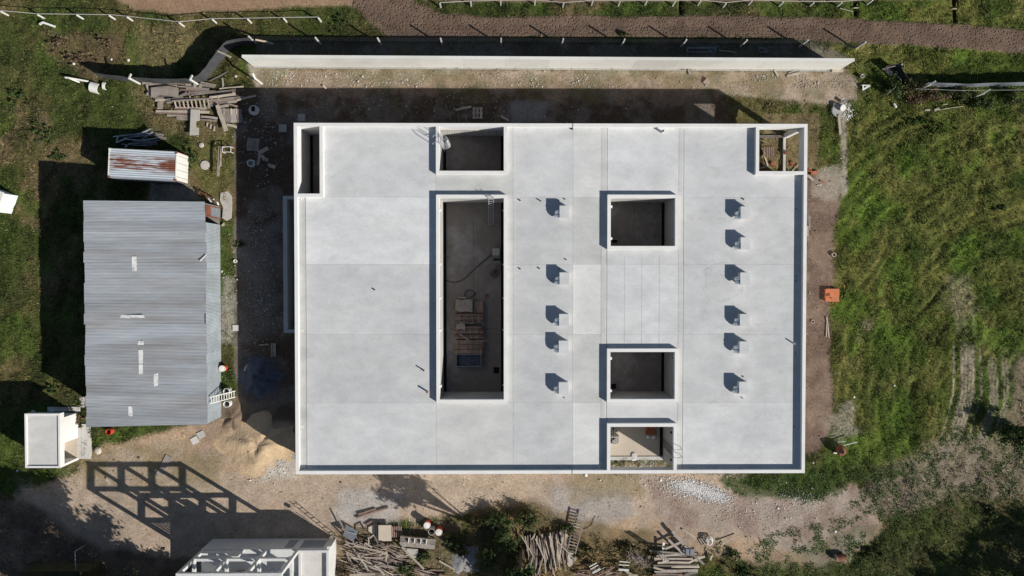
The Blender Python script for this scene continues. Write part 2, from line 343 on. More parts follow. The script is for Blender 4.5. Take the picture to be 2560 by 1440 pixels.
# tan yard along the bottom
layer([(60, 1216), (200, 1185), (235, 1120), (340, 1095), (480, 1065), (570, 1040), (735, 1052), (735, 1150), (1640, 1165), (1800, 1190), (2000, 1250), (2130, 1198), (2190, 1260),
       (2220, 1320), (2120, 1405), (1960, 1420), (1850, 1400), (1500, 1345), (1330, 1262), (1200, 1275), (1100, 1290), (860, 1320), (850, 1500), (-60, 1500), (-60, 1330)],
      (0.405, 0.29, 0.198), 10, 1.0, 1, 0.97, (0.315, 0.228, 0.16), nc)
layer([(60, 1216), (735, 1130), (1640, 1165), (2190, 1260), (2120, 1405), (1330, 1262), (860, 1320), (850, 1500), (-60, 1500)], (0.40, 0.36, 0.31), 30, 6.0, 0.35, 0.0)
layer([(200, 1120), (420, 1110), (560, 1140), (540, 1230), (300, 1215), (190, 1210)], (0.24, 0.19, 0.11), 16, 1.4, 0.75, 0.3, (0.33, 0.27, 0.2), nb)
layer([(850, 1225), (1010, 1230), (1000, 1310), (850, 1300)], (0.36, 0.345, 0.33), 14, 1.6, 0.75)
layer([(1380, 1220), (1560, 1215), (1600, 1290), (1440, 1340), (1370, 1290)], (0.34, 0.31, 0.285), 18, 1.5, 0.8)
layer([(1420, 1160), (1580, 1160), (1600, 1240), (1430, 1250)], (0.22, 0.175, 0.09), 14, 1.8, 0.6, 0.25)
layer([(1620, 1200), (1830, 1230), (2010, 1245), (2140, 1205), (2205, 1270), (2190, 1345), (2060, 1420), (1840, 1330), (1650, 1320)], (0.33, 0.27, 0.225), 12, 1.2, 0.9, 0.95, (0.27, 0.20, 0.165), nb)
layer([(640, 1135), (738, 1130), (738, 1195), (650, 1205)], (0.52, 0.48, 0.42), 9, 1.1, 0.7)
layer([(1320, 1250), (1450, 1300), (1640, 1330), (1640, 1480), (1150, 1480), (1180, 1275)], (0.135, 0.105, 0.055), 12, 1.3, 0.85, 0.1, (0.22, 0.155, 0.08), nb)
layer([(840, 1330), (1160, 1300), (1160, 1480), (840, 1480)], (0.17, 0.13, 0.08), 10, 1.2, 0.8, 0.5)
layer([(350, 60), (470, 52), (490, 120), (430, 190), (340, 195)], (0.19, 0.150, 0.078), 16, 2.0, 0.65, 0.35)
layer([(110, 80), (280, 75), (300, 150), (190, 185), (110, 140)], (0.145, 0.098, 0.062), 16, 2.2, 0.6, 0.3)
layer([(330, 200), (480, 205), (600, 320), (560, 345), (380, 335), (320, 260)], (0.165, 0.125, 0.068), 14, 1.8, 0.65, 0.4)
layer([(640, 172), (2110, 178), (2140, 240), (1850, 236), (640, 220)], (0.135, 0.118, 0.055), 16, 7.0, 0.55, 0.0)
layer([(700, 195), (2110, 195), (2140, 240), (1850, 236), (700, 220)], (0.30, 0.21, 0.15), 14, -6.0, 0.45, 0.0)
# soil and wheel ruts in the right hand field
def tracks(cy_, cx_, offs, y0, y1, c, st):
    global colr, grass
    d = PXg-np.interp(PYg, cy_, cx_)+(n2-0.5)*10; m = np.zeros(GX.shape)
    for o_, w_ in offs: m = np.maximum(m, np.exp(-((d-o_)/w_)**2))
    m = m*sstep(y0, y0+40, PYg)*sstep(y1, y1-60, PYg)*np.clip(0.35+1.3*nb, 0, 1)*st
    colr = mixc(colr, C3(c)+np.zeros_like(colr), m); grass = grass*(1-m*0.9)
tracks([850, 980, 1080, 1180, 1230], [2418, 2420, 2392, 2335, 2300], [(-13, 4), (-4, 3.5), (5, 3.5), (14, 4), (34, 2), (-34, 2)], 845, 1240, (0.33, 0.27, 0.215), 1.0)
tracks([850, 1010, 1110, 1200, 1250], [2478, 2484, 2450, 2400, 2370], [(-6, 3), (2, 3), (10, 2.5), (28, 3), (37, 2)], 880, 1250, (0.31, 0.255, 0.20), 0.95)
tracks([700, 850, 1000], [2395, 2410, 2416], [(-10, 5), (8, 4), (30, 3)], 680, 870, (0.25, 0.21, 0.14), 0.55)
layer([(2520, 880), (2700, 840), (2700, 1060), (2500, 1075), (2530, 1000)], (0.20, 0.155, 0.115), 14, 2.2, 0.8, 0.7)
layer([(2370, 690), (2420, 690), (2430, 790), (2400, 800)], (0.24, 0.205, 0.14), 22, 3.5, 0.4, 0.35)
layer([(2150, 790), (2190, 800), (2190, 840), (2160, 840)], (0.26, 0.205, 0.15), 14, 3.0, 0.5, 0.4)
wd = layer([(2120, 1235), (2250, 1150), (2400, 1080), (2520, 1100), (2700, 1120), (2700, 1250), (2400, 1232), (2250, 1290), (2130, 1310)], (0.255, 0.205, 0.16), 18, 2.0, 0.6, 0.45)
layer([(2010, 1190), (2160, 1170), (2320, 1180), (2150, 1200), (2060, 1250), (1860, 1240), (1800, 1200)], (0.045, 0.068, 0.018), 8, 1.0, 0.85, -0.2)
layer([(2160, 1310), (2400, 1250), (2700, 1260), (2700, 1600), (1860, 1600), (1860, 1420)], (0.062, 0.075, 0.024), 14, 1.2, 0.45, -0.1)
layer([(-60, 1195), (90, 1265), (200, 1335), (250, 1372), (480, 1400), (490, 1500), (-60, 1500)], (0.105, 0.075, 0.055), 14, 1.6, 0.9, 0.0, (0.17, 0.12, 0.085), nb)  # ground darkened below the corner trees, their shade put into the soil colour
grass = np.maximum(grass, 0.5*sstep(-14, 14, sdpoly(PXg, PYg, [(-60, 1205), (90, 1275), (200, 1345), (250, 1385), (200, 1500), (-60, 1500)])+warp))
# ditches crossing the verge at the top
for dx, y1 in ((1703, 36), (2141, 40), (2387, 56)):
    layer([(dx-6, -60), (dx+6, -60), (dx+4, y1), (dx-4, y1)], (0.05, 0.032, 0.024), 2.5, 0.2, 1, 1)
grass = np.clip(grass, 0, 1)
# heights
bx0, by0, bx1, by1 = rect(735, 307, 2015, 1185, 4.5)
inb = sstep(-0.2, 0.6, np.minimum(np.minimum(GX-bx0, bx1-GX), np.minimum(GY-by0, by1-GY)))
HZ = (n2-0.5)*0.16*grass+(n3-0.5)*0.20*grass+(n5-0.5)*0.14*grass+((nst-0.5)*0.10+(nds-0.5)*0.30)*grass*fieldm+(n3-0.5)*0.035+(n1-0.5)*0.10
HZ += rutm*np.sin((GX*0.92+GY*0.38)*2*math.pi/0.55)*0.05
for dx, y1 in ((1703, 36), (2141, 40), (2387, 56)):
    HZ -= 0.7*sstep(-1, 4, sdpoly(PXg, PYg, [(dx-6, -60), (dx+6, -60), (dx+4, y1), (dx-4, y1)]))
for sx, sy in ((211, 290),):
    pass
# flatten under the buildings
def flat(x0, y0, x1, y1, z=-0.06):
    global HZ, grass
    a, b, c, d = rect(x0, y0, x1, y1, 0); k = sstep(-0.3, 0.2, np.minimum(np.minimum(GX-a, c-GX), np.minimum(GY-b, d-GY)))
    HZ = HZ*(1-k)+z*k; grass = grass*(1-k)
fx0, fy0, fx1, fy1 = rect(1905, 325, 2005, 420, 0); inF = (GX > fx0) & (GX < fx1+1.5) & (GY > fy0) & (GY < fy1+1.5)
ex0, ey0, ex1, ey1 = rect(1532, 1146, 1672, 1178, 0); inE = (GX > ex0) & (GX < ex1) & (GY > ey0-1) & (GY < ey1)
inb = np.where(inF | inE, 0, inb)
colr = np.where(inF[..., None], C3((0.16, 0.125, 0.065))*(0.6+0.8*n2[..., None]), colr); grass = np.where(inF, 0.5, grass)
HZ = np.where(inb > 0, HZ*(1-inb)-0.08*inb, HZ); grass = grass*(1-inb)
flat(275, 512, 556, 1042); flat(100, 1020, 205, 1152); flat(525, 1343, 845, 1480); flat(300, 385, 470, 450, 0.0)
f_sel = (PXg > -200) & (PXg < 2800) & (PYg > -200) & (PYg < 1700)
HZ = np.where(f_sel, HZ, (n1-0.5)*0.1)

def grid_object(name, gx, gy, GX, GY, GZ, attrs, m):
    nx, ny = GX.shape; me = bpy.data.meshes.new(name)
    co = np.stack([GX, GY, GZ], -1).reshape(-1, 3).astype(np.float32)
    idx = np.arange(nx*ny).reshape(nx, ny)
    q = np.stack([idx[:-1, :-1], idx[1:, :-1], idx[1:, 1:], idx[:-1, 1:]], -1).reshape(-1, 4).astype(np.int32)
    me.vertices.add(len(co)); me.vertices.foreach_set('co', co.ravel())
    me.loops.add(q.size); me.loops.foreach_set('vertex_index', q.ravel())
    me.polygons.add(len(q)); me.polygons.foreach_set('loop_start', np.arange(0, q.size, 4, dtype=np.int32))
    me.polygons.foreach_set('loop_total', np.full(len(q), 4, np.int32))
    me.polygons.foreach_set('use_smooth', np.ones(len(q), bool))
    me.update(calc_edges=True)
    for k, v in attrs.items():
        if v.ndim == 3:
            a = me.attributes.new(k, 'FLOAT_COLOR', 'POINT'); a.data.foreach_set('color', np.concatenate([v, np.ones(v.shape[:2]+(1,))], -1).astype(np.float32).ravel())
        else:
            a = me.attributes.new(k, 'FLOAT', 'POINT'); a.data.foreach_set('value', v.astype(np.float32).ravel())
    me.materials.append(m); o = bpy.data.objects.new(name, me); COL.objects.link(o); return o

gm = bpy.data.materials.new('earth_and_turf'); gm.use_nodes = True; nt = gm.node_tree; ns, ln = nt.nodes, nt.links
b = ns['Principled BSDF']; b.inputs['Roughness'].default_value = 0.95; b.inputs['Specular IOR Level'].default_value = 0.1
ca = ns.new('ShaderNodeAttribute'); ca.attribute_name = 'col'
ha = ns.new('ShaderNodeAttribute'); ha.attribute_name = 'hoof'
pos = ns.new('ShaderNodeNewGeometry').outputs['Position']
def nz(s, d=4, r=0.6):
    n = ns.new('ShaderNodeTexNoise'); n.inputs['Scale'].default_value = s; n.inputs['Detail'].default_value = d; n.inputs['Roughness'].default_value = r
    ln.new(pos, n.inputs['Vector']); return n.outputs['Fac']
def mr(f, a, bb, c, d):
    n = ns.new('ShaderNodeMapRange'); 
    for i, v in enumerate((a, bb, c, d)): n.inputs[i+1].default_value = v
    ln.new(f, n.inputs[0]); return n.outputs[0]
def mm(op, a, bb):
    n = ns.new('ShaderNodeMath'); n.operation = op
    for i, v in enumerate((a, bb)):
        if isinstance(v, (int, float)): n.inputs[i].default_value = v
        else: ln.new(v, n.inputs[i])
    return n.outputs[0]
ga = ns.new('ShaderNodeAttribute'); ga.attribute_name = 'turf'
amp = mr(ga.outputs['Fac'], 0, 1, 0.68, 1.1)
fac = mm('MULTIPLY', mm('ADD', 1.0, mm('MULTIPLY', amp, mr(nz(5.0, 6, 0.75), 0.28, 0.72, -0.6, 0.6))), mr(nz(0.8, 6, 0.65), 0.3, 0.7, 0.78, 1.22))
vm = ns.new('ShaderNodeVectorMath'); vm.operation = 'SCALE'; ln.new(ca.outputs['Color'], vm.inputs[0]); ln.new(fac, vm.inputs['Scale'])
ln.new(vm.outputs[0], b.inputs['Base Color'])
vo = ns.new('ShaderNodeTexVoronoi'); vo.inputs['Scale'].default_value = 3.9; vo.inputs['Randomness'].default_value = 0.9
wv = ns.new('ShaderNodeVectorMath'); wv.operation = 'MULTIPLY_ADD'; ln.new(pos, wv.inputs[0]); wv.inputs[1].default_value = (1, 1, 1)
nn = ns.new('ShaderNodeTexNoise'); nn.inputs['Scale'].default_value = 2.5; ln.new(pos, nn.inputs['Vector'])
nsc = ns.new('ShaderNodeVectorMath'); nsc.operation = 'SCALE'; nsc.inputs['Scale'].default_value = 0.22; ln.new(nn.outputs['Color'], nsc.inputs[0])
ln.new(nsc.outputs[0], wv.inputs[2]); ln.new(wv.outputs[0], vo.inputs['Vector'])
hv = mm('MULTIPLY', mm('MULTIPLY', mr(vo.outputs['Distance'], 0.03, 0.42, 0, 1), ha.outputs['Fac']), 0.085)
hh = mm('ADD', mm('MULTIPLY', nz(9, 5, 0.7), mr(ga.outputs['Fac'], 0, 1, 0.034, 0.05)), hv)
bn = ns.new('ShaderNodeBump'); bn.inputs['Distance'].default_value = 1.0; bn.inputs['Strength'].default_value = 1.0
ln.new(hh, bn.inputs['Height']); ln.new(bn.outputs[0], b.inputs['Normal'])
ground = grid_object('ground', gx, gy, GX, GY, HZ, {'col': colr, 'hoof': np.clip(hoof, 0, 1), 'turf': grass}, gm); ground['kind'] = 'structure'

def gsample(x, y):
    i = np.clip(np.searchsorted(gx, x), 0, len(gx)-1); j = np.clip(np.searchsorted(gy, y), 0, len(gy)-1); return i, j
def gz(x, y):
    i, j = gsample(np.array([x]), np.array([y])); return float(HZ[i[0], j[0]])

# ------------------------------------------------------------------ grass blades and weeds (uncountable)
def blades(name, pts, col, length, width, lean, label, m, per=3, leaf=False):
    n = len(pts); k = n*per; r = NR
    base = np.repeat(pts, per, 0)+np.concatenate([r.normal(0, 0.05, (k, 2)), np.zeros((k, 1))], 1)
    L = np.repeat(length, per)*r.uniform(0.6, 1.25, k); W = np.repeat(width, per)*r.uniform(0.7, 1.3, k)
    az = r.uniform(0, 2*np.pi, k); tl = np.clip(r.normal(lean, 0.22, k), 0.1, 1.45)
    dirv = np.stack([np.cos(az)*np.sin(tl), np.sin(az)*np.sin(tl), np.cos(tl)], 1)
    a2 = az+np.pi/2+r.normal(0, 0.5, k); side = np.stack([np.cos(a2), np.sin(a2), r.normal(0, 0.2, k)], 1)
    if leaf:
        v = np.stack([base, base+dirv*(L*0.5)[:, None]+side*(W*0.5)[:, None], base+dirv*L[:, None], base+dirv*(L*0.5)[:, None]-side*(W*0.5)[:, None]], 1); nv = 4
    else:
        v = np.stack([base-side*(W*0.5)[:, None], base+side*(W*0.5)[:, None], base+dirv*L[:, None]], 1); nv = 3
    cc = np.repeat(col*np.clip(r.lognormal(0, 0.42, (n, 1)), 0.3, 2.6), per, 0)*r.uniform(0.85, 1.15, (k, 1))
    cc = np.repeat(cc[:, None, :], nv, 1)
    me = bpy.data.meshes.new(name); me.vertices.add(k*nv); me.vertices.foreach_set('co', v.astype(np.float32).ravel())
    me.loops.add(k*nv); me.loops.foreach_set('vertex_index', np.arange(k*nv, dtype=np.int32))
    me.polygons.add(k); me.polygons.foreach_set('loop_start', np.arange(0, k*nv, nv, dtype=np.int32)); me.polygons.foreach_set('loop_total', np.full(k, nv, np.int32))
    me.update(calc_edges=True)
    a = me.attributes.new('col', 'FLOAT_COLOR', 'POINT'); a.data.foreach_set('color', np.concatenate([cc, np.ones((k, nv, 1))], -1).astype(np.float32).ravel())
    me.materials.append(m); o = bpy.data.objects.new(name, me); COL.objects.link(o)
    if label: o['kind'] = 'stuff'; o['label'] = label; o['category'] = 'grass'
    return o
def scatter(n, dens, x0=-47.5, x1=48.5, y0=-29.5, y1=26):
    x = NR.uniform(x0, x1, n); y = NR.uniform(y0, y1, n); i, j = gsample(x, y)
    k = NR.random(n) < dens[i, j]; x, y, i, j = x[k], y[k], i[k], j[k]
    return np.stack([x, y, HZ[i, j]-0.01], 1), i, j
pts, i, j = scatter(330000, grass**1.5*(0.45+0.55*sstep(0.35, 0.6, n3)))
ln_ = 0.09+0.26*n5[i, j]*(0.4+sstep(0.4, 0.65, nst[i, j]))
blades('grass', pts, colr[i, j]*np.array([1.10, 1.10, 1.0])*(0.6+0.9*n5[i, j][:, None]), ln_, 0.06+0*ln_, 0.9, 'short rough grass covering the field around the yard', M['grass'])
# broad-leaved weeds in dark clumps on bare soil
wmask = np.zeros(GX.shape)
for pl in ([(2120, 1235), (2250, 1150), (2400, 1060), (2560, 1080), (2640, 1120), (2640, 1250), (2400, 1260), (2250, 1300), (2130, 1310)],
           [(1790, 1195), (2000, 1180), (2160, 1170), (2150, 1210), (2060, 1255), (1850, 1240)],
           [(1880, 1330), (2180, 1280), (2180, 1400), (1900, 1440)], [(1760, 1340), (1870, 1360), (1880, 1450), (1780, 1450)]):
    wmask = np.maximum(wmask, sstep(-6, 10, sdpoly(PXg, PYg, pl)+warp))
ncl = fbm(GX, GY, 0.7, 3, 31)
pts, i, j = scatter(520000, wmask*sstep(0.47, 0.57, ncl))
cw = np.array([[0.048, 0.088, 0.018]])*(0.8+0.6*n3[i, j][:, None])
blades('weeds', pts, cw, 0.10+0.10*n3[i, j], 0.07+0*i, 1.05, 'dark broad-leaved weeds on the bare soil', M['leaf'], per=2, leaf=True)
pts, i, j = scatter(160000, grass*sstep(0.60, 0.68, fbm(GX, GY, 0.5, 2, 77))*sstep(0.45, 0.6, fbm(GX, GY, 5.0, 3, 78))*0.5)
blades('field_weeds', pts, np.array([[0.05, 0.085, 0.022]])*(0.6+0.8*n3[i, j][:, None]), 0.16+0.12*n3[i, j], 0.06+0*i, 0.95, 'taller leafy weeds standing out of the rough grass', M['leaf'], per=2, leaf=True)
# sparse dry tufts on the worn earth
pts, i, j = scatter(150000, (1-grass)*sstep(0.58, 0.70, nb)*(1-inb)*(1-np.clip(hoof, 0, 1))*0.35*(PYg > 150))
blades('dry_tufts', pts, np.array([[0.13, 0.105, 0.045]])*(0.7+0.8*n3[i, j][:, None]), 0.09+0*i, 0.025+0*i, 0.95, 'sparse dry tufts on the worn earth', M['grass'], per=2)

# loose stones and crumbs of rubble (uncountable)
def chips(name, pts, size, m, label, cat='rubble'):
    n = len(pts); r = NR; s = size[:, None, None]
    base = np.array([[1, 0, 0], [-.5, .87, 0], [-.5, -.87, 0], [0, 0, .8], [0.1, .1, -.6]], float)[None]*r.uniform(0.5, 1.4, (n, 5, 3))
    a = r.uniform(0, 2*np.pi, n); ca_, sa = np.cos(a), np.sin(a)
    v = base*s; v = np.stack([v[..., 0]*ca_[:, None]-v[..., 1]*sa[:, None], v[..., 0]*sa[:, None]+v[..., 1]*ca_[:, None], v[..., 2]], -1)+pts[:, None, :]
    f = np.array([[0, 1, 3], [1, 2, 3], [2, 0, 3], [1, 0, 4], [2, 1, 4], [0, 2, 4]])
    F = (f[None]+np.arange(n)[:, None, None]*5).reshape(-1).astype(np.int32)
    me = bpy.data.meshes.new(name); me.vertices.add(n*5); me.vertices.foreach_set('co', v.astype(np.float32).ravel())
    me.loops.add(len(F)); me.loops.foreach_set('vertex_index', F); me.polygons.add(n*6)
    me.polygons.foreach_set('loop_start', np.arange(0, n*18, 3, dtype=np.int32)); me.polygons.foreach_set('loop_total', np.full(n*6, 3, np.int32))
    me.update(calc_edges=True); me.materials.append(m); o = bpy.data.objects.new(name, me); COL.objects.link(o)
    o['kind'] = 'stuff'; o['label'] = label; o['category'] = cat; return o
bare = (1-grass)*(1-inb)*(1-np.clip(hoof, 0, 1))*f_sel*(PYg > 165)
pts, i, j = scatter(140000, bare*sstep(0.46, 0.72, nb)*0.35)
pts[:, 2] += 0.02; chips('loose_stones', pts, NR.gamma(1.6, 0.014, len(pts))+0.008, M['stone'], 'small pale stones scattered over the bare earth', 'stones')
pts, i, j = scatter(90000, bare*sstep(0.50, 0.7, nb)*(0.5*((PXg > 1990) & (PXg < 2110))+0.12))
chips('earth_clods', pts, NR.gamma(2.0, 0.02, len(pts))+0.02, M['earth'], 'brown clods of earth strewn over the bare ground', 'earth')
def blobpts0(cx, cy, rx, ry, n, ang=0.0, z=0.03):
    u = NR.normal(0, 0.5, (n, 2)); return np.array([tuple(P(cx+a*rx, cy+b*ry, z)) for a, b in u])
pts = np.concatenate([blobpts0(645, 640, 70, 260, 1500), blobpts0(650, 330, 60, 90, 500), blobpts0(1000, 260, 500, 40, 900), blobpts0(640, 580, 40, 60, 250), blobpts0(660, 760, 40, 70, 350)])
chips('yard_rubble', pts, NR.gamma(1.5, 0.02, len(pts))+0.008, M['stone'], 'pale scraps and rubble littering the shaded yard')
def blobpts(cx, cy, rx, ry, n, ang=0.0, z=0.03):
    u = NR.normal(0, 0.5, (n, 2)); c, s = math.cos(ang), math.sin(ang)
    px = cx+(u[:, 0]*rx*c-u[:, 1]*ry*s); py = cy+(u[:, 0]*rx*s+u[:, 1]*ry*c)
    w_ = [P(a, b, z) for a, b in zip(px, py)]; return np.array([tuple(q) for q in w_])
_u, _v = NR.random(3200), NR.random(3200); _k = fbm(_u*60., _v*2., 3.0, 3, 91) > .45; pts = np.array([tuple(P(650+1480*a_, 178+8*a_+b_*36, .02)) for a_, b_ in zip(_u[_k], _v[_k])])
chips('strip_rubble', pts, NR.gamma(1.5, 0.022, len(pts))+0.01, M['stone'], 'broken rubble strewn along the strip below the boundary wall')
pts = np.concatenate([blobpts(1735, 1222, 58, 20, 5200, 0.2), blobpts(1790, 1240, 36, 16, 2000, 0.3), blobpts(1700, 1218, 80, 30, 700)])
chips('plaster_rubble', pts, NR.gamma(2.0, 0.011, len(pts))+0.010, M['chalk'], 'heap of bright white plaster rubble beside the dark weeds')
pts = np.concatenate([blobpts(1880, 1275, 170, 45, 1100), blobpts(2000, 1250, 60, 25, 420), blobpts(1600, 1195, 120, 25, 260)])
chips('scattered_rubble', pts, NR.gamma(1.5, 0.012, len(pts))+0.006, M['chalk'], 'thin scatter of white rubble crumbs across the pinkish earth')
pts = np.concatenate([blobpts(2110, 272, 22, 20, 150), blobpts(2120, 285, 12, 20, 60), blobpts(2104, 270, 30, 30, 50)])
chips('lime_spill', pts, NR.gamma(2.0, 0.018, len(pts))+0.012, M['chalk'], 'white lime lumps spilled round the well cover')
pts = np.concatenate([blobpts(690, 1172, 46, 26, 240), blobpts(660, 1200, 60, 10, 90)])
chips('cement_crumbs', pts, NR.gamma(1.6, 0.012, len(pts))+0.008, M['chalk'], 'pale cement crumbs at the foot of the sand heap')

# ------------------------------------------------------------------ main building
ZR, ZP, TW = 4.05, 4.5, 0.28
X0, X1, Y0, Y1 = -17.50, 25.53, -17.07, 12.40
bld = thing('concrete_building', 'large flat-roofed grey concrete building with white parapets and open courts', 'building', ((X0+X1)/2, (Y0+Y1)/2, 0))
# court openings at parapet height: (xmin, ymin, xmax, ymax)
def op(*a): return rect(*a, ZP)
cA, cB1, cB2 = op(752, 316, 799, 484), op(1098, 316, 1259.5, 427), op(1099, 495, 1259.5, 999)
cC, cD, cE, cF = op(1527, 495, 1688, 615), op(1526, 880, 1687, 998), op(1526, 1067, 1684, 1176), op(1898, 318, 2011, 428)
xi0, xi1, yi0, yi1 = X0+TW, X1-TW, Y0+TW, Y1-TW
cA = (xi0, cA[1], cA[2], yi1); cB1 = (cB1[0], cB1[1], cB1[2], yi1); cE = (cE[0], yi0, cE[2], cE[3]); cF = (cF[0], cF[1], xi1, yi1)
W_ = []   # wall runs (x0,y0,x1,y1, bottom)
W_ += [(X0, yi1, cF[0]-TW, Y1, 0), (cF[0]-TW, yi1, X1, Y1, 3.3), (X0, Y0, cE[0]-TW, yi0, 0), (cE[0]-TW, Y0, cE[2]+TW, yi0, 3.45), (cE[2]+TW, Y0, X1, yi0, 0), (X0, yi0, xi0, yi1, 0), (xi1, yi0, X1, cF[1]-TW, 0), (xi1, cF[1]-TW, X1, yi1, 3.3)]
W_ += [(cA[2], cA[1]-TW, cA[2]+TW, yi1, 0), (xi0, cA[1]-TW, cA[2], cA[1], 0)]
W_ += [(cB1[0]-TW, cB1[1]-TW, cB1[0], yi1, 0), (cB1[2], cB1[1]-TW, cB1[2]+TW, yi1, 0), (cB1[0], cB1[1]-TW, cB1[2], cB1[1], 0)]
for c in (cB2, cC, cD):
    W_ += [(c[0]-TW, c[1]-TW, c[0], c[3]+TW, 0), (c[2], c[1]-TW, c[2]+TW, c[3]+TW, 0), (c[0], c[3], c[2], c[3]+TW, 0), (c[0], c[1]-TW, c[2], c[1], 0)]
W_ += [(cE[0]-TW, yi0, cE[0], cE[3]+TW, 0), (cE[2], yi0, cE[2]+TW, cE[3]+TW, 0), (cE[0], cE[3], cE[2], cE[3]+TW, 0)]
W_ += [(cF[0]-TW, cF[1]-TW, cF[0], yi1, 0), (cF[0], cF[1]-TW, xi1, cF[1], 0)]
for x0, y0, x1, y1, zb in W_:
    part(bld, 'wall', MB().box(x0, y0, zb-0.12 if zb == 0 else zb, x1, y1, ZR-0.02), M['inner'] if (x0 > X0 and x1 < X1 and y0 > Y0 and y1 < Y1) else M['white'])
    part(bld, 'parapet', MB().box(x0, y0, ZR-0.02, x1, y1, ZP), M['white'])
# a dark expansion gap with its lap strip in the rear parapet, and in the front one
for px, py, lx in ((1432, 312, 0.0), (1430, 1180, 0.0)):
    q = P(px, py, ZP); part(bld, 'expansion_joint', MB().box(q.x-0.03, (yi1 if py < 700 else Y0)-0.01, ZR+0.1, q.x+0.03, (Y1 if py < 700 else yi0)+0.01, ZP+0.006), M['hole'])
# roof panels with open joints
def sub(rs, h):
    out = []
    for a in rs:
        if h[0] >= a[2] or h[2] <= a[0] or h[1] >= a[3] or h[3] <= a[1]: out.append(a); continue
        if a[1] < h[1]: out.append((a[0], a[1], a[2], h[1]))
        if h[3] < a[3]: out.append((a[0], h[3], a[2], a[3]))
        lo, hi = max(a[1], h[1]), min(a[3], h[3])
        if a[0] < h[0]: out.append((a[0], lo, h[0], hi))
        if h[2] < a[2]: out.append((h[2], lo, a[2], hi))
    return out
holes = [(xi0-1, cA[1]-TW, cA[2]+TW, yi1+1), (cB1[0]-TW, cB1[1]-TW, cB1[2]+TW, yi1+1), (cE[0]-TW, yi0-1, cE[2]+TW, cE[3]+TW), (cF[0]-TW, cF[1]-TW, xi1+1, yi1+1)]
holes += [(c[0]-TW, c[1]-TW, c[2]+TW, c[3]+TW) for c in (cB2, cC, cD)]
xs = [xi0]+[P(px, 740, ZR).x for px in (765, 1090, 1283, 1432, 1517, 1708)]+[xi1]
ys = [yi1]+[P(1280, py, ZR).y for py in (493, 661, 836, 1007)]+[yi0]
tone = {(0, k): 0.93 for k in range(5)}
tone.update({(1, 0): 1.0, (1, 1): 1.05, (1, 2): 0.98, (1, 3): 0.96, (1, 4): 1.0, (2, 0): .96, (2, 1): .96, (2, 2): .97, (2, 3): .97, (2, 4): .99, (3, 0): 1.0, (3, 1): .96,
             (3, 2): .96, (3, 3): .97, (3, 4): .97, (4, 0): 1.03, (4, 1): .95, (4, 2): 1.05, (4, 3): .97, (4, 4): 1.05, (5, 0): 1.04, (5, 1): 1.0, (5, 2): 1.03, (5, 3): 1.02, (5, 4): 1.0,
             (6, 0): 1.0, (6, 1): .98, (6, 2): .98, (6, 3): .97, (6, 4): 1.01})
for a in range(7):
    for k in range(5):
        jw = 0.02 if a in (1, 5, 6) else 0.008
        rs = [(xs[a]+(0.004 if a == 0 else jw), ys[k+1]+(0.004 if k == 4 else 0.004), xs[a+1]-(0.004 if a == 6 else (0.014 if a in (0, 4, 5) else 0.004)), ys[k]-(0.004 if k == 0 else 0.004))]
        for h in holes: rs = sub(rs, h)
        dz = -0.02 if a == 0 else 0.0008*((a*5+k) % 7); t_ = 1+(tone[(a, k)]-1)*2.4
        rs = [q_ for q_ in rs if q_[2]-q_[0] > 0.02 and q_[3]-q_[1] > 0.02]
        while rs:                                     # each connected piece of a bay is a panel of its own
            grp = [rs.pop()]; grew = True
            while grew:
                grew = False
                for q_ in list(rs):
                    if any(min(q_[2], g_[2])-max(q_[0], g_[0]) > -1e-6 and min(q_[3], g_[3])-max(q_[1], g_[1]) > -1e-6 for g_ in grp): grp.append(q_); rs.remove(q_); grew = True
            mb = MB()
            for r_ in grp: mb.box(r_[0], r_[1], 3.8, r_[2], r_[3], ZR+dz)
            part(bld, 'roof_panel', mb, M['roof'], color=(t_, t_*(0.995 if a in (2, 4) else 1.0), t_*(0.97 if a in (2, 4) or a == 0 else 1.0)))
# raised lips along the two long joints, and faint screed battens between the two small courts
for px, w_ in ((1509, 0.42), (1701, 0.36)):
    x = P(px, 740, ZR).x
    rs = [(x-w_/2, yi0+0.01, x+w_/2-0.03, yi1-0.01)]
    for h in holes: rs = sub(rs, h)
    for r_ in rs:
        if r_[2]-r_[0] > 0.1 and r_[3]-r_[1] > 0.1: part(bld, 'joint_strip', MB().box(r_[0], r_[1], ZR-0.01, r_[2], r_[3], ZR+0.014), M['roof'], color=(0.97, 0.955, 0.92))
for px in (1562, 1605, 1649):
    q = rect(px-1, 640, px+1, 862, ZR); part(bld, 'screed_seam', MB().box(q[0], q[1], ZR-0.01, q[2]-0.02, q[3], ZR+0.011), M['roof'], color=(0.93, 0.93, 0.93))
# court floors
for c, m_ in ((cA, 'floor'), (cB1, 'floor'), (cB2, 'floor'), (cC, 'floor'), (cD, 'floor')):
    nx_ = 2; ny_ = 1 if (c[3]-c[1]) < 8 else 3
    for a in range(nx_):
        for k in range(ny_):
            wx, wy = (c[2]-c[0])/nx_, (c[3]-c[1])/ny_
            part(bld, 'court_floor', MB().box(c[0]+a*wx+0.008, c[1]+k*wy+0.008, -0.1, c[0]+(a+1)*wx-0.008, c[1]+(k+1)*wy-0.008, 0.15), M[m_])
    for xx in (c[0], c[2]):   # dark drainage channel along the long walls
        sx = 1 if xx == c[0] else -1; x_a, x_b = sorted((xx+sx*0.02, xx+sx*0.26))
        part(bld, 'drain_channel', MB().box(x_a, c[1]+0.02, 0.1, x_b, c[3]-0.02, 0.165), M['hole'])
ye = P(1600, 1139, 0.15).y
part(bld, 'court_floor', MB().box(cE[0]+0.01, ye, -0.1, cE[2]-0.01, cE[3]-0.01, 0.15), M['floorpale'])
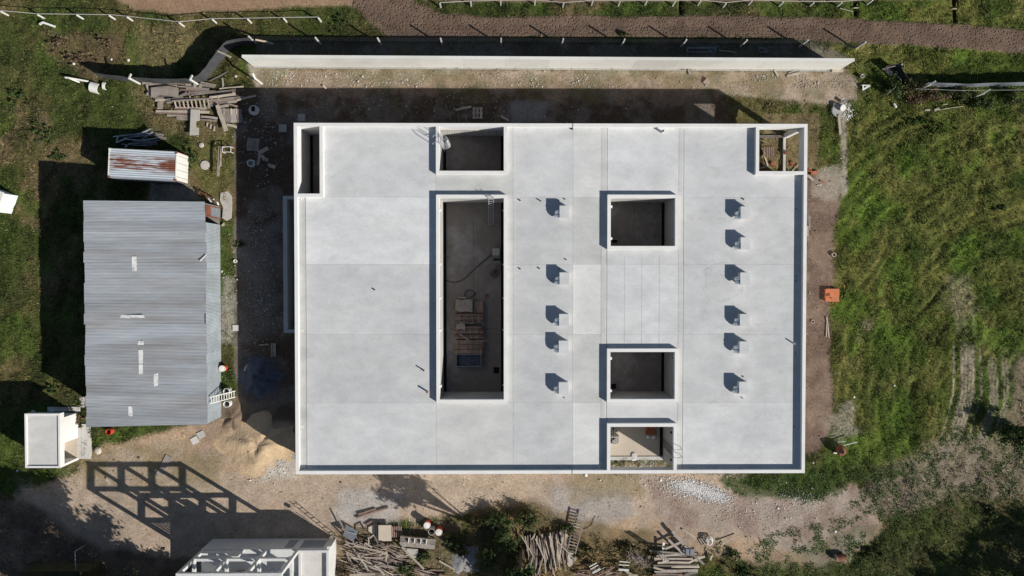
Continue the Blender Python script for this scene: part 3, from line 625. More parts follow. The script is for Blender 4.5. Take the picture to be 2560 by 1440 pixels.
part(bld, 'kerb_step', MB().box(cE[0]+0.01, ye-0.42, -0.1, cE[2]-0.01, ye-0.1, 0.10), M['concrete'])
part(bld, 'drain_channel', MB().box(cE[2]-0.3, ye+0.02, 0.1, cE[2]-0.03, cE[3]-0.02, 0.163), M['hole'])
# entrance apron slab
q = P(1585, 1137, 0.15); part(bld, 'apron', MB().lathe([(0.26, 0.0), (0.26, 0.2), (0.2, 0.24)], (q.x, q.y-0.02, 0.02), 14), M['concrete'])
# ribbed shutter on the rear wall of the upper court
for k in range(24):
    wx = (cB1[2]-cB1[0]-0.1)/24; x = cB1[0]+0.05+k*wx
    part(bld, 'shutter_slat', MB().box(x, yi1-0.05, 0.2, x+wx*0.72, yi1-0.004, 3.05), M['concrete'])
# scuppers on the court walls
for c, pys in ((cB2, (525, 661, 746, 826, 966)), (cC, (516, 596)), (cD, (897, 978))):
    for py in pys:
        y = P(1280, py, ZP).y
        part(bld, 'scupper', MB().box(c[0]-0.05, y-0.10, ZR+0.0, c[0]+0.14, y+0.10, ZP-0.07), M['white'])
        part(bld, 'scupper', MB().box(c[2]-0.12, y-0.07, ZR-0.35, c[2]+0.02, y+0.07, ZR-0.2), M['concrete'])
for py in (1083, 1152):
    y = P(1280, py, ZR).y; part(bld, 'scupper', MB().box(cE[2]-0.14, y-0.09, ZR-0.3, cE[2]+0.02, y+0.09, ZR-0.12), M['darksteel'])
# drains in the gutters
for px, py in ((755, 498), (756, 826), (756, 1066)):
    q = P(px, py, ZR)
    d_ = part(bld, 'drain', MB().box(q.x-0.10, q.y-0.10, ZR-0.015, q.x+0.10, q.y+0.10, ZR+0.012), M['whiteplastic'])
    part(d_, 'drain_hole', MB().lathe([(0.035, 0), (0.035, 0.02)], (q.x+0.03, q.y, ZR), 10), M['hole'])
for px, py in ((1990, 522), (1991, 691), (1990, 702), (1989, 884), (1986, 1066)):
    q = P(px, py, ZR)
    d_ = part(bld, 'drain', MB().box(q.x-0.07, q.y-0.07, ZR-0.015, q.x+0.07, q.y+0.07, ZR+0.018), M['galv'])
    part(d_, 'drain_hole', MB().box(q.x-0.045, q.y-0.045, ZR, q.x+0.045, q.y+0.045, ZR+0.024), M['hole'])
# open corner bay: post, ground beams
q = P(1957, 345, 0)
part(bld, 'corner_post', MB().box(xi1-0.12, yi1-0.14, -0.1, X1-0.02, Y1-0.02, 3.3), M['white'])
qa = rect(1957, 350, 1963, 428, 0.1)
part(bld, 'ground_beam', MB().box(qa[0], cF[1], -0.1, qa[2], yi1+0.1, 0.22), M['concrete'])
qa = rect(1898, 338, 1957, 344, 0.1)
part(bld, 'ground_beam', MB().box(cF[0], qa[1], -0.1, rect(1957, 350, 1963, 428, .1)[0]-0.004, qa[3], 0.18), M['wood'])
# ground windows and doors of the outer walls (seen only from the side)
for k in range(9):
    x = X0+3+k*4.4
    if x+1.9 > cE[0]-TW and x < cE[2]+TW: continue
    f_ = part(bld, 'window', MB().box(x, Y0-0.012, 1.1, x+1.8, Y0+0.05, 2.4), M['galv'])
    part(f_, 'pane', MB().box(x+0.06, Y0-0.016, 1.16, x+1.74, Y0+0.03, 2.34), M['hole'])
# low light-well wall on the shaded left side
lw = thing('light_well', 'low bluish block wall enclosure against the shaded left side of the building', 'enclosure', (X0-0.9, P(720, 660, 2.4).y, 0))
a = rect(708, 490, 735, 832, 2.4); x_l, yb, yt = a[0], a[1], a[3]
part(lw, 'side_wall', MB().box(x_l, yb+0.26, -0.1, x_l+0.34, yt-0.26, 2.4), M['concrete'])
part(lw, 'end_wall', MB().box(x_l, yb, -0.1, X0-0.002, yb+0.26, 2.4), M['concrete'])
part(lw, 'end_wall', MB().box(x_l, yt-0.26, -0.1, X0-0.002, yt, 2.4), M['concrete'])
part(lw, 'floor_slab', MB().box(x_l+0.34, yb+0.26, -0.1, X0-0.004, yt-0.26, 0.1), M['floor'])

# roof vents ---------------------------------------------------------------
def vent(px, py, label, seed):
    a = P(px, py, ZR+0.78); r = random.Random(seed)
    cx, cy = a.x+0.41, a.y-0.51
    t = thing('roof_vent', label, 'roof vent', (cx, cy, ZR+0.004), group='vent boxes on the roof')
    part(t, 'box', MB().box(cx-0.38, cy-0.48, ZR+0.004, cx+0.38, cy+0.48, ZR+0.72), M['white']); part(t, 'mortar_collar', MB().box(cx-0.42, cy-0.53, ZR+0.002, cx+0.43, cy+0.52, ZR+0.03+0.01*r.random()), M['concrete'])
    part(t, 'cap', MB().box(cx-0.41, cy-0.51, ZR+0.72, cx+0.41, cy+0.51, ZR+0.78), M['roof'])
    for k, yy in enumerate((cy-0.37, cy-0.02)):
        rr = r.uniform(0.14, 0.175); out = r.uniform(0.36, 0.5); zz = ZR+r.uniform(0.50, 0.58); pts = []
        for i in range(9):
            u = i/8*math.pi/2
            pts.append((cx-0.37-out*0.55*math.sin(u)-(0.02 if i else 0)-r.uniform(0, .015), yy+r.uniform(-.02, .02), zz-out*0.75*(1-math.cos(u))))
        part(t, 'duct', MB().tube(pts, [rr*r.uniform(0.9, 1.1) for _ in pts], 12), M['foil'])
        part(t, 'clamp', MB().tube([(cx-0.44, yy, zz), (cx-0.475, yy, zz)], rr*1.12, 14), M['galv'])
    return t
oL = ['topmost', 'second from the top', 'middle one', 'second from the bottom', 'bottom one']
for k, (px, py) in enumerate(((1399, 514), (1399, 681), (1398, 785), (1397, 852), (1397, 956))):
    vent(px, py, 'white vent box with foil ducts, %s in the left row' % oL[k], k)
oR = ['topmost', 'second from the top', 'third from the top', 'third from the bottom', 'second from the bottom', 'bottom one']
for k, (px, py) in enumerate(((1852, 516), (1852, 593), (1851, 681), (1850, 785), (1849, 854), (1848, 955))):
    vent(px, py, 'white vent box with foil ducts, %s in the right row' % oR[k], 20+k)
def pipe(px, py, h, r, m, label, double=False):
    q = P(px, py, ZR); t = thing('roof_pipe', label, 'pipe', (q.x, q.y, ZR+0.004), group='pipe stubs on the roof')
    for dx in ((0,) if not double else (-0.09, 0.09)):
        part(t, 'tube', MB().lathe([(r, 0), (r, h), (r*0.8, h), (r*0.8, h-0.06)], (q.x+dx, q.y-dx*0.6, ZR+0.004), 12), m)
        part(t, 'bore', MB().lathe([(r*0.78, h-0.05), (r*0.78, h-0.03)], (q.x+dx, q.y-dx*0.6, ZR+0.004), 12), M['hole'])
    return t
for px, py, h, r, m_, dbl, lab in (
    (1300, 501, .13, .06, 'black', 0, 'black pipe stub at the far left of the upper pipe row'), (1349, 501, .12, .05, 'black', 1, 'pair of black pipe stubs left of the topmost left vent'),
    (1412, 498, .10, .05, 'black', 0, 'black pipe stub just right of the topmost left vent shadow'), (1397, 501, .12, .05, 'black', 0, 'black pipe stub inside the shadow of the topmost left vent'),
    (1415, 649, .12, .05, 'black', 0, 'black pipe stub above the second vent of the left row'), (1300, 672, .12, .06, 'black', 0, 'black pipe stub at the far left of the lower pipe row'),
    (1348, 671, .12, .06, 'black', 0, 'black pipe stub left of the second left vent'), (1397, 672, .12, .05, 'black', 0, 'black pipe stub inside the shadow of the second left vent'),
    (936, 724, .14, .06, 'black', 0, 'lone black pipe stub in the middle of the left roof'), (1057, 924, .34, .055, 'black', 1, 'pair of black pipes with long shadow beside the long court'),
    (1069, 979, .55, .075, 'terracotta', 0, 'orange clay pipe beside the lower corner of the long court'), (1410, 994, .05, .05, 'black', 0, 'flush black pipe hole below the lowest left vent'),
    (1858, 498, .12, .06, 'black', 0, 'black pipe stub above the topmost right vent'), (1857, 941, .06, .06, 'black', 0, 'black pipe stub above the lowest right vent'),
    (1856, 995, .12, .05, 'galv', 0, 'small bent grey pipe below the lowest right vent'), (1654, 330, .62, .10, 'concrete', 0, 'pale pipe with long shadow near the rear parapet'),
    (1983, 858, .45, .06, 'whiteplastic', 0, 'white pipe with long shadow beside the right gutter')):
    pipe(px, py, h, r, M[m_], lab, bool(dbl))
q = P(1427, 320, ZR); solo('flashing_offcut', 'small bent dark sheet lying under the rear parapet gap', 'metal offcut', MB().bar((q.x-0.12, q.y+.05, ZR+.02), (q.x+0.16, q.y-0.12, ZR+.1), 0.16, 0.02), M['darksteel'], (q.x, q.y, ZR))

# ladders --------------------------------------------------------------------
y = P(1280, 352, ZP).y; x = cB1[0]
t = thing('cage_ladder', 'caged steel access ladder on the left wall of the upper court', 'ladder', (x, y, 0.15))
for s in (-.3, .3):
    part(t, 'rail', MB().tube([(x+0.16, y+s, 0.2), (x+0.16, y+s, ZP+0.95), (x-0.25, y+s, ZP+1.0), (x-0.5, y+s, ZP+0.55), (x-0.5, y+s, ZR+0.01)], 0.028, 8), M['galv'])
for k in range(15): part(t, 'rung', MB().tube([(x+0.16, y-.3, 0.45+k*.3), (x+0.16, y+.3, 0.45+k*.3)], 0.018, 6), M['galv'])
for k in range(5):
    z = 2.3+k*0.7; part(t, 'cage_hoop', MB().tube([(x+0.16+0.62*math.sin(u), y-0.36*math.cos(u), z) for u in [math.pi*i/12 for i in range(13)]], 0.02, 6), M['galv'])
for u in (0.6, 1.2, 1.57, 1.94, 2.54):
    part(t, 'cage_bar', MB().tube([(x+0.16+0.62*math.sin(u), y-0.36*math.cos(u), 2.3), (x+0.16+0.62*math.sin(u), y-0.36*math.cos(u), 5.1)], 0.015, 6), M['galv'])
q = P(1228, 497, ZP+0.3); q2 = P(1227, 563, 0.15)
ladder('leaning_ladder', 'pale aluminium ladder leaning into the long court from its rear wall', (q2.x, q2.y, 0.17), (q.x, cB2[3]+0.1, ZP+0.35), 0.42, 15, M['galv'], 0.045, side=(1, 0, 0))
x = cE[2]+TW/2
y = P(1280, 1130, ZP).y
t = thing('roof_access_ladder', 'thin dark access ladder with handrails over the right wall of the front court', 'ladder', (x, y, 0.15))
for s in (-.33, .33):
    part(t, 'rail', MB().tube([(cE[2]-0.14, y+s, 0.2), (cE[2]-0.14, y+s, ZP+0.75), (x+0.15, y+s, ZP+0.8), (x+0.45, y+s, ZP+0.5), (x+0.5, y+s, ZR+0.02)], 0.022, 6), M['darksteel'])
for k in range(14): part(t, 'rung', MB().tube([(cE[2]-0.14, y-.33, 0.5+k*.3), (cE[2]-0.14, y+.33, 0.5+k*.3)], 0.015, 6), M['darksteel'])

# things standing in the courts ---------------------------------------------------
def pallet(name, label, px0, py0, px1, py1, z, kind='wooddark', n=6, rz=0, group=None, cat='pallet'):
    a, b_, c, d = rect(px0, py0, px1, py1, z); t = thing(name, label, cat, ((a+c)/2, (b_+d)/2, z), group=group)
    for k in range(3):
        yy = b_+(d-b_)*(0.06+0.88*k/2); plank(t, (a, yy, z+0.05), (c, yy, z+0.05), 0.09, 0.09, kind, 'bearer')
    for k in range(n):
        xx = a+(c-a)*(k+0.5)/n; plank(t, (xx, b_, z+0.115+0.002*k), (xx, d, z+0.115+0.002*k), (c-a)/n*0.68, 0.022, kind, 'slat')
    t.rotation_euler.z = rz; return t
def stack(label, px0, py0, px1, py1, layers, seed, z=0.16, kind='wooddark'):
    r = random.Random(seed); a, b_, c, d = rect(px0, py0, px1, py1, z+0.3); t = thing('formwork_stack', label, 'formwork stack', ((a+c)/2, (b_+d)/2, z), group='formwork stacks in the long court')
    for k in range(layers):
        n = r.choice((2, 3, 3)); hh = (d-b_)/n
        for i in range(n):
            yy = b_+hh*(i+.5); da = r.uniform(-.12, .1); dc = r.uniform(-.1, .12)
            plank(t, (a+da, yy+r.uniform(-.03, .03), z+0.04+k*0.09), (c+dc, yy+r.uniform(-.03, .03), z+0.04+k*0.09+0.004*i), hh*0.92, 0.06, kind)
    top = z+0.04+layers*0.09-0.03
    for xx in [a+(c-a)*u for u in (0.12, 0.42, 0.6, 0.85)]:
        plank(t, (xx+r.uniform(-.1, .1), b_+.03, top), (xx+r.uniform(-.1, .1), d-.03, top+0.004), 0.05, 0.05, 'wood', 'batten')
    return t
stack('square plywood sheets on the topmost formwork stack in the long court', 1136, 746, 1184, 780, 5, 1)
stack('formwork stack second from the top in the long court', 1140, 784, 1206, 808, 5, 2)
stack('middle formwork stack with a small square sheet on it', 1136, 816, 1206, 834, 5, 3)
stack('fourth formwork stack with an upright gap in the long court', 1139, 836, 1206, 847, 4, 4)
stack('lowest formwork stack of tilted boards next to the dark tank', 1139, 850, 1206, 884, 5, 5)
a = rect(1136, 748, 1184, 780, .7); o = plank(None, ((a[0]+a[2])/2-.75, (a[1]+a[3])/2, .72), ((a[0]+a[2])/2+.75, (a[1]+a[3])/2, .73), a[3]-a[1]-.05, .03, 'wood', 'plywood_sheet'); tag(o, 'weathered plywood sheet lying on the topmost formwork stack', 'plywood')
a = rect(1141, 810, 1163, 824, .7); o = plank(None, (a[0], (a[1]+a[3])/2, .7), (a[2], (a[1]+a[3])/2, .7), a[3]-a[1], .03, 'wood', 'plywood_sheet'); tag(o, 'small pale square board on the middle formwork stack', 'plywood')
a = rect(1184, 752, 1208, 782, .2); o = plank(None, (a[0], (a[1]+a[3])/2, .3), (a[2], (a[1]+a[3])/2, .3), a[3]-a[1], .3, 'wooddark', 'plywood_sheet'); tag(o, 'dark red-brown board beside the topmost formwork stack', 'plywood')
for k, (x1, y1, x2, y2, lb) in enumerate(((1149, 835, 1174, 853, 'thin pale batten lying across the fourth and lowest formwork stacks'), (1197, 852, 1225, 853, 'short board sticking out right of the lowest formwork stack'),
                                          (1130, 806, 1184, 808, 'long thin board along the gap under the second formwork stack'), (1145, 744, 1166, 744, 'short pale board behind the topmost formwork stack'))):
    loose_plank(x1, y1, x2, y2, 3.5, lb, 0.72, 'wood', .03)
a = rect(1140, 885, 1203, 917, .5); tk = thing('mixing_tank', 'dark rectangular steel mixing tank in the long court', 'tank', ((a[0]+a[2])/2, (a[1]+a[3])/2, .16))
for bx in ((a[0], a[1], a[2], a[1]+.06), (a[0], a[3]-.06, a[2], a[3]), (a[0], a[1]+.06, a[0]+.06, a[3]-.06), (a[2]-.06, a[1]+.06, a[2], a[3]-.06)):
    part(tk, 'side', MB().box(bx[0], bx[1], .16, bx[2], bx[3], .62), M['bluegrey'])
part(tk, 'bottom', MB().box(a[0]+.06, a[1]+.06, .16, a[2]-.06, a[3]-.06, .2), M['gravel'])
def hose(name, label, pix, z, r, m):
    pts = [P(x, y, z) for x, y in pix]; out = []
    for i in range(len(pts)-1):
        p0, p1, p2, p3 = pts[max(i-1, 0)], pts[i], pts[i+1], pts[min(i+2, len(pts)-1)]
        for u in (0, .25, .5, .75): out.append(0.5*((2*p1)+(p2-p0)*u+(2*p0-5*p1+4*p2-p3)*u*u+(3*p1-p0-3*p2+p3)*u**3))
    out.append(pts[-1]); mb = MB().tube(out, r, 6); return solo(name, label, 'hose', mb, m, out[0])
hose('hose', 'long black hose curving across the floor of the long court', [(1112, 699), (1125, 704), (1142, 705), (1160, 697), (1180, 678), (1205, 656), (1229, 636)], .19, .03, M['black'])
hose('hose_coil', 'small ring of black hose above the formwork stacks', [(1163, 741), (1162, 733), (1168, 726), (1176, 725), (1184, 730), (1184, 739), (1178, 742), (1186, 737), (1191, 730)], .19, .025, M['black'])
a = rect(1232, 622, 1248, 638, .6); t = thing('electric_box', 'small grey square cabinet against the right wall of the long court', 'cabinet', ((a[0]+a[2])/2, (a[1]+a[3])/2, .16))
part(t, 'case', MB().box(a[0], a[1], .16, a[2], a[3], .75), M['grey']); part(t, 'lid', MB().box(a[0]-.03, a[1]-.03, .75, a[2]+.03, a[3]+.03, .79), M['concrete'])
part(t, 'lock', MB().box((a[0]+a[2])/2-.03, (a[1]+a[3])/2-.03, .79, (a[0]+a[2])/2+.03, (a[1]+a[3])/2+.03, .82), M['darksteel'])
a = rect(1235, 642, 1249, 656, .3); t = thing('trestle', 'low dark trestle below the grey cabinet in the long court', 'trestle', ((a[0]+a[2])/2, (a[1]+a[3])/2, .16))
for xx in (a[0]+.03, a[2]-.03): part(t, 'leg_frame', MB().box(xx-.03, a[1], .16, xx+.03, a[3], .5), M['darksteel'])
for yy in (a[1]+.04, a[3]-.04): part(t, 'top_bar', MB().box(a[0], yy-.05, .5, a[2], yy+.05, .54), M['grey'])
q = P(1237, 680, .2); mb = MB()
for k in range(90):
    u = rnd.uniform(0, 6.28); s = rnd.uniform(0, .42); mb.bar((q.x+s*math.cos(u), q.y+s*math.sin(u), .18), (q.x+s*1.5*math.cos(u+.4), q.y+s*1.5*math.sin(u+.4), rnd.uniform(.2, .42)), .025)
solo('brush_heap', 'dark heap of swept brush on the floor of the long court', 'brush heap', mb, M['wooddark'], (q.x, q.y, .16))
q = P(1215, 739, .2); t = thing('hollow_brick', 'single reddish hollow brick on the floor of the long court', 'brick', (q.x, q.y, .16), .5)
part(t, 'shell', MB().box(-.15, -.12, 0, .15, -.08, .2).box(-.15, .08, 0, .15, .12, .2).box(-.15, -.08, 0, -.11, .08, .2).box(.11, -.08, 0, .15, .08, .2), M['terracotta'], world=False)
part(t, 'web', MB().box(-.02, -.08, 0, .02, .08, .19), M['terracotta'], world=False)
a = rect(1234, 918, 1248, 934, .15); t = thing('floor_hatch', 'dark square floor hatch in the lower right of the long court', 'hatch', ((a[0]+a[2])/2, (a[1]+a[3])/2, .15))
part(t, 'pit', MB().box(a[0], a[1], .15, a[2], a[3], .158), M['hole']); part(t, 'rim', MB().box(a[0]-.04, a[1]-.05, .15, a[2]+.04, a[1]-.003, .19), M['grey'])
a = rect(1528, 959, 1540, 972, .15); t = thing('floor_hatch', 'dark square floor hatch in the lower small court', 'hatch', ((a[0]+a[2])/2, (a[1]+a[3])/2, .15))
part(t, 'pit', MB().box(a[0], a[1], .15, a[2], a[3], .158), M['hole']); part(t, 'rim', MB().box(a[0], a[3]+.003, .15, a[2], a[3]+.06, .18), M['grey'])
a = rect(1530, 599, 1543, 607, .15); t = thing('floor_hatch', 'dark floor hatch in the upper small court', 'hatch', ((a[0]+a[2])/2, (a[1]+a[3])/2, .15))
part(t, 'pit', MB().box(a[0], a[1], .15, a[2], a[3], .158), M['hole']); part(t, 'rim', MB().box(a[0], a[3]+.003, .15, a[2], a[3]+.05, .18), M['grey'])
# pallets of hollow blocks in the front court
def blocks(label, px0, py0, px1, py1, nx_, ny_, seed):
    a = rect(px0, py0, px1, py1, .6); t = thing('block_stack', label, 'block stack', ((a[0]+a[2])/2, (a[1]+a[3])/2, .15), group='hollow block stacks'); r = random.Random(seed)
    wx, wy = (a[2]-a[0])/nx_, (a[3]-a[1])/ny_
    for i in range(nx_):
        for k in range(ny_):
            if r.random() < .12: continue
            h = .15+r.choice((.4, .6, .6)); x, y = a[0]+i*wx+wx/2, a[1]+k*wy+wy/2; s = min(wx, wy)*.47; tt = .035
            part(t, 'hollow_block', MB().box(x-s, y-s, .15, x+s, y-s+tt, h).box(x-s, y+s-tt, .15, x+s, y+s, h).box(x-s, y-s+tt, .15, x-s+tt, y+s-tt, h).box(x+s-tt, y-s+tt, .15, x+s, y+s-tt, h), M['concrete'])
    part(t, 'core', MB().box(a[0]+.05, a[1]+.05, .15, a[2]-.05, a[3]-.05, .22), M['hole'])
blocks('upper stack of hollow concrete blocks in the front court corner', 1526, 1067, 1545, 1081, 4, 3, 1)
blocks('lower stack of hollow concrete blocks in the front court corner', 1526, 1088, 1547, 1110, 4, 4, 2)
t = thing('brick_stack', 'shaded stack of red bricks by the rear wall of the front court', 'brick stack', P(1628, 1080, .15))
for i in range(5):
    for k in range(3):
        q = P(1617+i*5.5, 1071+k*6.5, .5); part(t, 'brick', MB().box(q.x-.085, q.y-.11, .15+.0*k, q.x+.085, q.y+.11, .52-(i+k) % 2*.08), M['terracotta'])
for k, (px, lb) in enumerate(((1623, 'left white cement sack before the red bricks'), (1635, 'right white cement sack before the red bricks'))):
    q = P(px, 1093, .3); mb = MB(); n_ = 8; vs = []; fs = []
    for i in range(n_+1):
        for j_ in range(7):
            u, v = i/n_*2-1, j_/6*2-1; vs.append((q.x+u*.2, q.y+v*.17, .15+.16*max(0, (1-u**4)*(1-v**4))**.6+rnd.uniform(0, .012)))
    for i in range(n_):
        for j_ in range(6): fs.append((i*7+j_, (i+1)*7+j_, (i+1)*7+j_+1, i*7+j_+1))
    solo('cement_sack', lb, 'sack', mb.add(vs, fs), M['whiteplastic'], (q.x, q.y, .15), group='cement sacks', smooth=True)
for k, (px, py, lb) in enumerate(((1583, 1149, 'left white tile offcut on the front court rubble'), (1589, 1148, 'right white tile offcut on the front court rubble'))):
    q = P(px, py, .05); solo('tile_offcut', lb, 'tile', MB().bar((q.x-.11, q.y-.04, .1), (q.x+.11, q.y+.03, .12), .17, .03), M['chalk'], (q.x, q.y, .05))
pts = np.concatenate([blobpts(1625, 1155, 40, 12, 160, z=.0), blobpts(1560, 1152, 40, 14, 60, z=.0)])
chips('court_rubble', pts, NR.gamma(2.0, .025, len(pts))+.015, M['stone'], 'broken brick and plaster rubble in the front court')
# open corner bay contents
pallet('pallet', 'reddish wooden pallet on the ground inside the open corner bay', 1907, 367, 1934, 394, .02, 'terracotta' if 'terracotta' in PL else 'wooddark', 6)
loose_plank(1912, 392, 1920, 415, 4, 'pale upright plank beside the corner bay pallet', .1, 'woodpale', .06)
loose_plank(1899, 421, 1921, 415, 2.5, 'thin pale plank below the corner bay pallet', .1, 'woodpale', .05)
loose_plank(1980, 428, 1997, 410, 3, 'slanting pale plank in the right half of the open corner bay', .1, 'woodpale', .05)
loose_plank(1900, 350, 1917, 357, 1.6, 'thin stick in the upper left of the open corner bay', .1, 'woodpale', .03)
for k, (px, py, lb, rz) in enumerate(((1932, 410, 'pair of orange hollow bricks lying right of the corner bay pallet', .9), (1980, 409, 'orange hollow bricks tumbled in the right half of the corner bay', .3), (1961, 380, 'broken orange brick on the corner bay ground beam', .7))):
    q = P(px, py, .1); t = thing('hollow_brick', lb, 'brick', (q.x, q.y, .22 if k == 2 else .02), rz, 'orange hollow bricks')
    for i in range(2 if k < 2 else 1):
        part(t, 'brick', MB().box(-.16, -.2+i*.2, 0, .16, -.02+i*.2, .16+.03*i), M['terracotta'], world=False)
        for s in (-.08, .08): part(t, 'bore', MB().box(s-.04, -.17+i*.2, .1, s+.04, -.05+i*.2, .165+.03*i), M['hole'], world=False)

# ------------------------------------------------------------------ boundary wall
ZW = 2.95
wa, wb = P(605, 137, ZW), P(2136, 146, ZW)
wl = thing('boundary_wall', 'long white rendered boundary wall along the race track', 'wall', ((wa.x+wb.x)/2, (wa.y+wb.y)/2, 0))
NP = 14; dv = (wb-wa)
for k in range(NP):
    a, b_ = wa+dv*(k/NP), wa+dv*((k+1)/NP); a = a+Vector((0.003, -0.12, 0)); b_ = b_+Vector((-0.003, -0.12, 0))
    part(wl, 'wall_panel', MB().bar((a.x, a.y, (ZW-.25)/2), (b_.x, b_.y, (ZW-.25)/2), .2, ZW+.05), M['wallwhite'])
part(wl, 'coping', MB().bar(wa+Vector((-.02, -.12, -.02)), wb+Vector((.02, -.12, -.02)), .25, .06), M['wallwhite'])
part(wl, 'footing', MB().bar((wa.x, wa.y-.12, .0), (wb.x, wb.y-.12, .0), .5, .12), M['grey'])
q = P(2094, 175, .2); solo('footing_block', 'pale board lying at the right foot of the boundary wall', 'board', MB().box(q.x-.5, q.y-.16, -.05, q.x+.52, q.y+.12, .22), M['woodpale'], (q.x, q.y, 0))
loose_plank(1936, 175, 1945, 191, 5, 'short board propped at the foot of the boundary wall', .1, 'woodpale')
loose_plank(1968, 190, 2000, 183, 6, 'wide short board lying in front of the boundary wall', .1, 'woodpale')
loose_plank(1971, 183, 1985, 178, 3, 'thin board fragment in front of the boundary wall', .1, 'wood')
loose_plank(1721, 172, 1724, 187, 5, 'grey slat standing against the middle of the boundary wall', .12, 'wood')
q = P(1766, 204, .1)
solo('broken_brickwork', 'pinkish lump of broken brickwork on the trampled strip', 'rubble', MB().bar((q.x-.2, q.y-.15, .05), (q.x+.15, q.y+.2, .2), .3, .18).bar((q.x+.1, q.y-.22, .03), (q.x+.25, q.y, .12), .2, .14).bar((q.x-.1, q.y-.32, .03), (q.x+.2, q.y-.26, .06), .14, .1), M['clay'], (q.x, q.y, 0))
for k, (px, py, lb) in enumerate(((1812-0, 0, ''),)):
    pass

# ------------------------------------------------------------------ wire fence along the track
fence = thing('wire_fence', 'long wire fence on slim concrete posts between track and boundary wall', 'fence', P(1450, 112, 0))
fb = [(640, 108), (802, 111), (953, 112), (1106, 113), (1253, 113), (1404, 114), (1553, 115), (1703, 116), (1850, 117), (1998, 117), (2138, 122)]
fpts = [P(x, y, 0) for x, y in fb]
for q in fpts: part(fence, 'post', MB().bar((q.x, q.y, -.2), (q.x, q.y, 2.05), .11), M['concrete'])
for a, b_ in zip(fpts[:-1], fpts[1:]):
    mb = MB(); n_ = 9
    for z in (.12, .45, .8, 1.15, 1.5, 1.85): mb.tube([a+Vector((0, .06, z)), b_+Vector((0, .06, z+.01))], .008, 4)
    for k in range(1, n_*2):
        c = a+(b_-a)*(k/(n_*2)); mb.bar(c+Vector((0, .06, .1)), c+Vector((0, .06, 1.85)), .012)
    part(fence, 'wire_mesh', mb, M['darksteel'])
# scraps between fence and wall
for k, (x1, y1, x2, y2) in enumerate(((1718, 120, 1790, 120), (1718, 130, 1788, 130), (1718, 120, 1718, 131), (1765, 119, 1779, 131), (1789, 119, 1789, 130), (1768, 130, 1790, 121))):
    if k == 0: sf = thing('scrap_lattice', 'grey steel frame lying in the shadow behind the boundary wall', 'frame', P(1753, 125, .05))
    part(sf, 'bar', MB().bar(P(x1, y1, .1+.003*k), P(x2, y2, .1+.003*k), .08), M['bluegrey'])
sf = thing('scrap_lattice', 'small grey triangle frame lying in the shadow near the wall end', 'frame', P(1905, 125, .05))
for x1, y1, x2, y2 in ((1897, 120, 1897, 130), (1897, 130, 1918, 130), (1897, 120, 1910, 120), (1910, 120, 1918, 130)): part(sf, 'bar', MB().bar(P(x1, y1, .1), P(x2, y2, .1), .07), M['bluegrey'])
loose_plank(1798, 126, 1842, 131, 2.5, 'long grey lath in the shadow behind the boundary wall', .08)
loose_plank(1577, 121, 1591, 132, 5, 'short grey board in the shadow behind the middle of the wall', .08)

# ------------------------------------------------------------------ white rail fences at the top
def railfence(label, tops, h, rail_pts, loc, pm='whiteplastic'):
    t = thing('rail_fence', label, 'fence', P(*loc, 0))
    for i, (x, y) in enumerate(tops):
        a = P(x, y, h); part(t, 'post', MB().bar((a.x, a.y, -.1), (a.x, a.y, h), .11), M[pm])
    rp = [P(x, y, h-.06)+Vector((0, .085, 0)) for x, y in rail_pts]
    for a, b_ in zip(rp[:-1], rp[1:]): part(t, 'rail', MB().bar(a, b_, .035, .05), M['concrete'])
    return t
T1 = [(2, 29), (94, 37), (192, 38), (273, 39), (318, 43), (448, 57), (531, 49), (619, 48), (709, 46), (796, 45)]
railfence('white post-and-rail fence beside the sandy bend', T1, 1.05, [(-40, 26)]+T1, (450, 58))
T2 = [(1100, 9), (1177, 5), (1252, 3), (1338, 2), (1409, 9), (1482, 3), (1550, 4), (1617, 3), (1688, 4), (1752, 2), (1815, 9), (1880, 2), (1958, 5), (2035, 6), (2105, 6), (2182, 0)]
railfence('white post-and-rail fence along the green verge of the track', T2, 1.05, T2, (1600, 6), 'concrete')
pb = thing('broken_post', 'bent white post lying in the grass below the rail fence', 'post', P(120, 62, .1))
part(pb, 'shaft', MB().bar(P(107, 56, .3), P(138, 67, .15), .16), M['whiteplastic']); part(pb, 'bent_tip', MB().bar(P(107, 56, .3), P(99, 61, .25), .14), M['whiteplastic'])

# ------------------------------------------------------------------ shade cloth fence, left
def clothfence(name, label, basepx, h, m, loc, segs=4):
    t = thing(name, label, 'fence', P(*loc, 0)); pts = [P(x, y, 0) for x, y in basepx]; out = []
    for i in range(len(pts)-1):
        p0, p1, p2, p3 = pts[max(i-1, 0)], pts[i], pts[i+1], pts[min(i+2, len(pts)-1)]
        for k in range(segs):
            u = k/segs; out.append(0.5*((2*p1)+(p2-p0)*u+(2*p0-5*p1+4*p2-p3)*u*u+(3*p1-p0-3*p2+p3)*u**3))
    out.append(pts[-1]); mb = MB(); vs = []; fs = []; n_ = len(out)
    for i, p in enumerate(out):
        d = (out[min(i+1, n_-1)]-out[max(i-1, 0)]).normalized(); nn_ = Vector((-d.y, d.x, 0)); bl = .12*math.sin(i*1.3)
        for z, o_ in ((0, 0), (h*.35, bl), (h*.7, bl*.6), (h+.05*math.sin(i*2.1), 0)):
            for s in (-.012, .012): vs.append(p+nn_*(o_+s)+Vector((0, 0, z)))
    for i in range(n_-1):
        for k in range(3):
            A = i*8+k*2; B = (i+1)*8+k*2
            fs += [(A, B, B+2, A+2), (A+1, A+3, B+3, B+1)]
        fs.append((i*8+6, (i+1)*8+6, (i+1)*8+7, i*8+7))
    part(t, 'shade_cloth', mb.add(vs, fs), m); return t
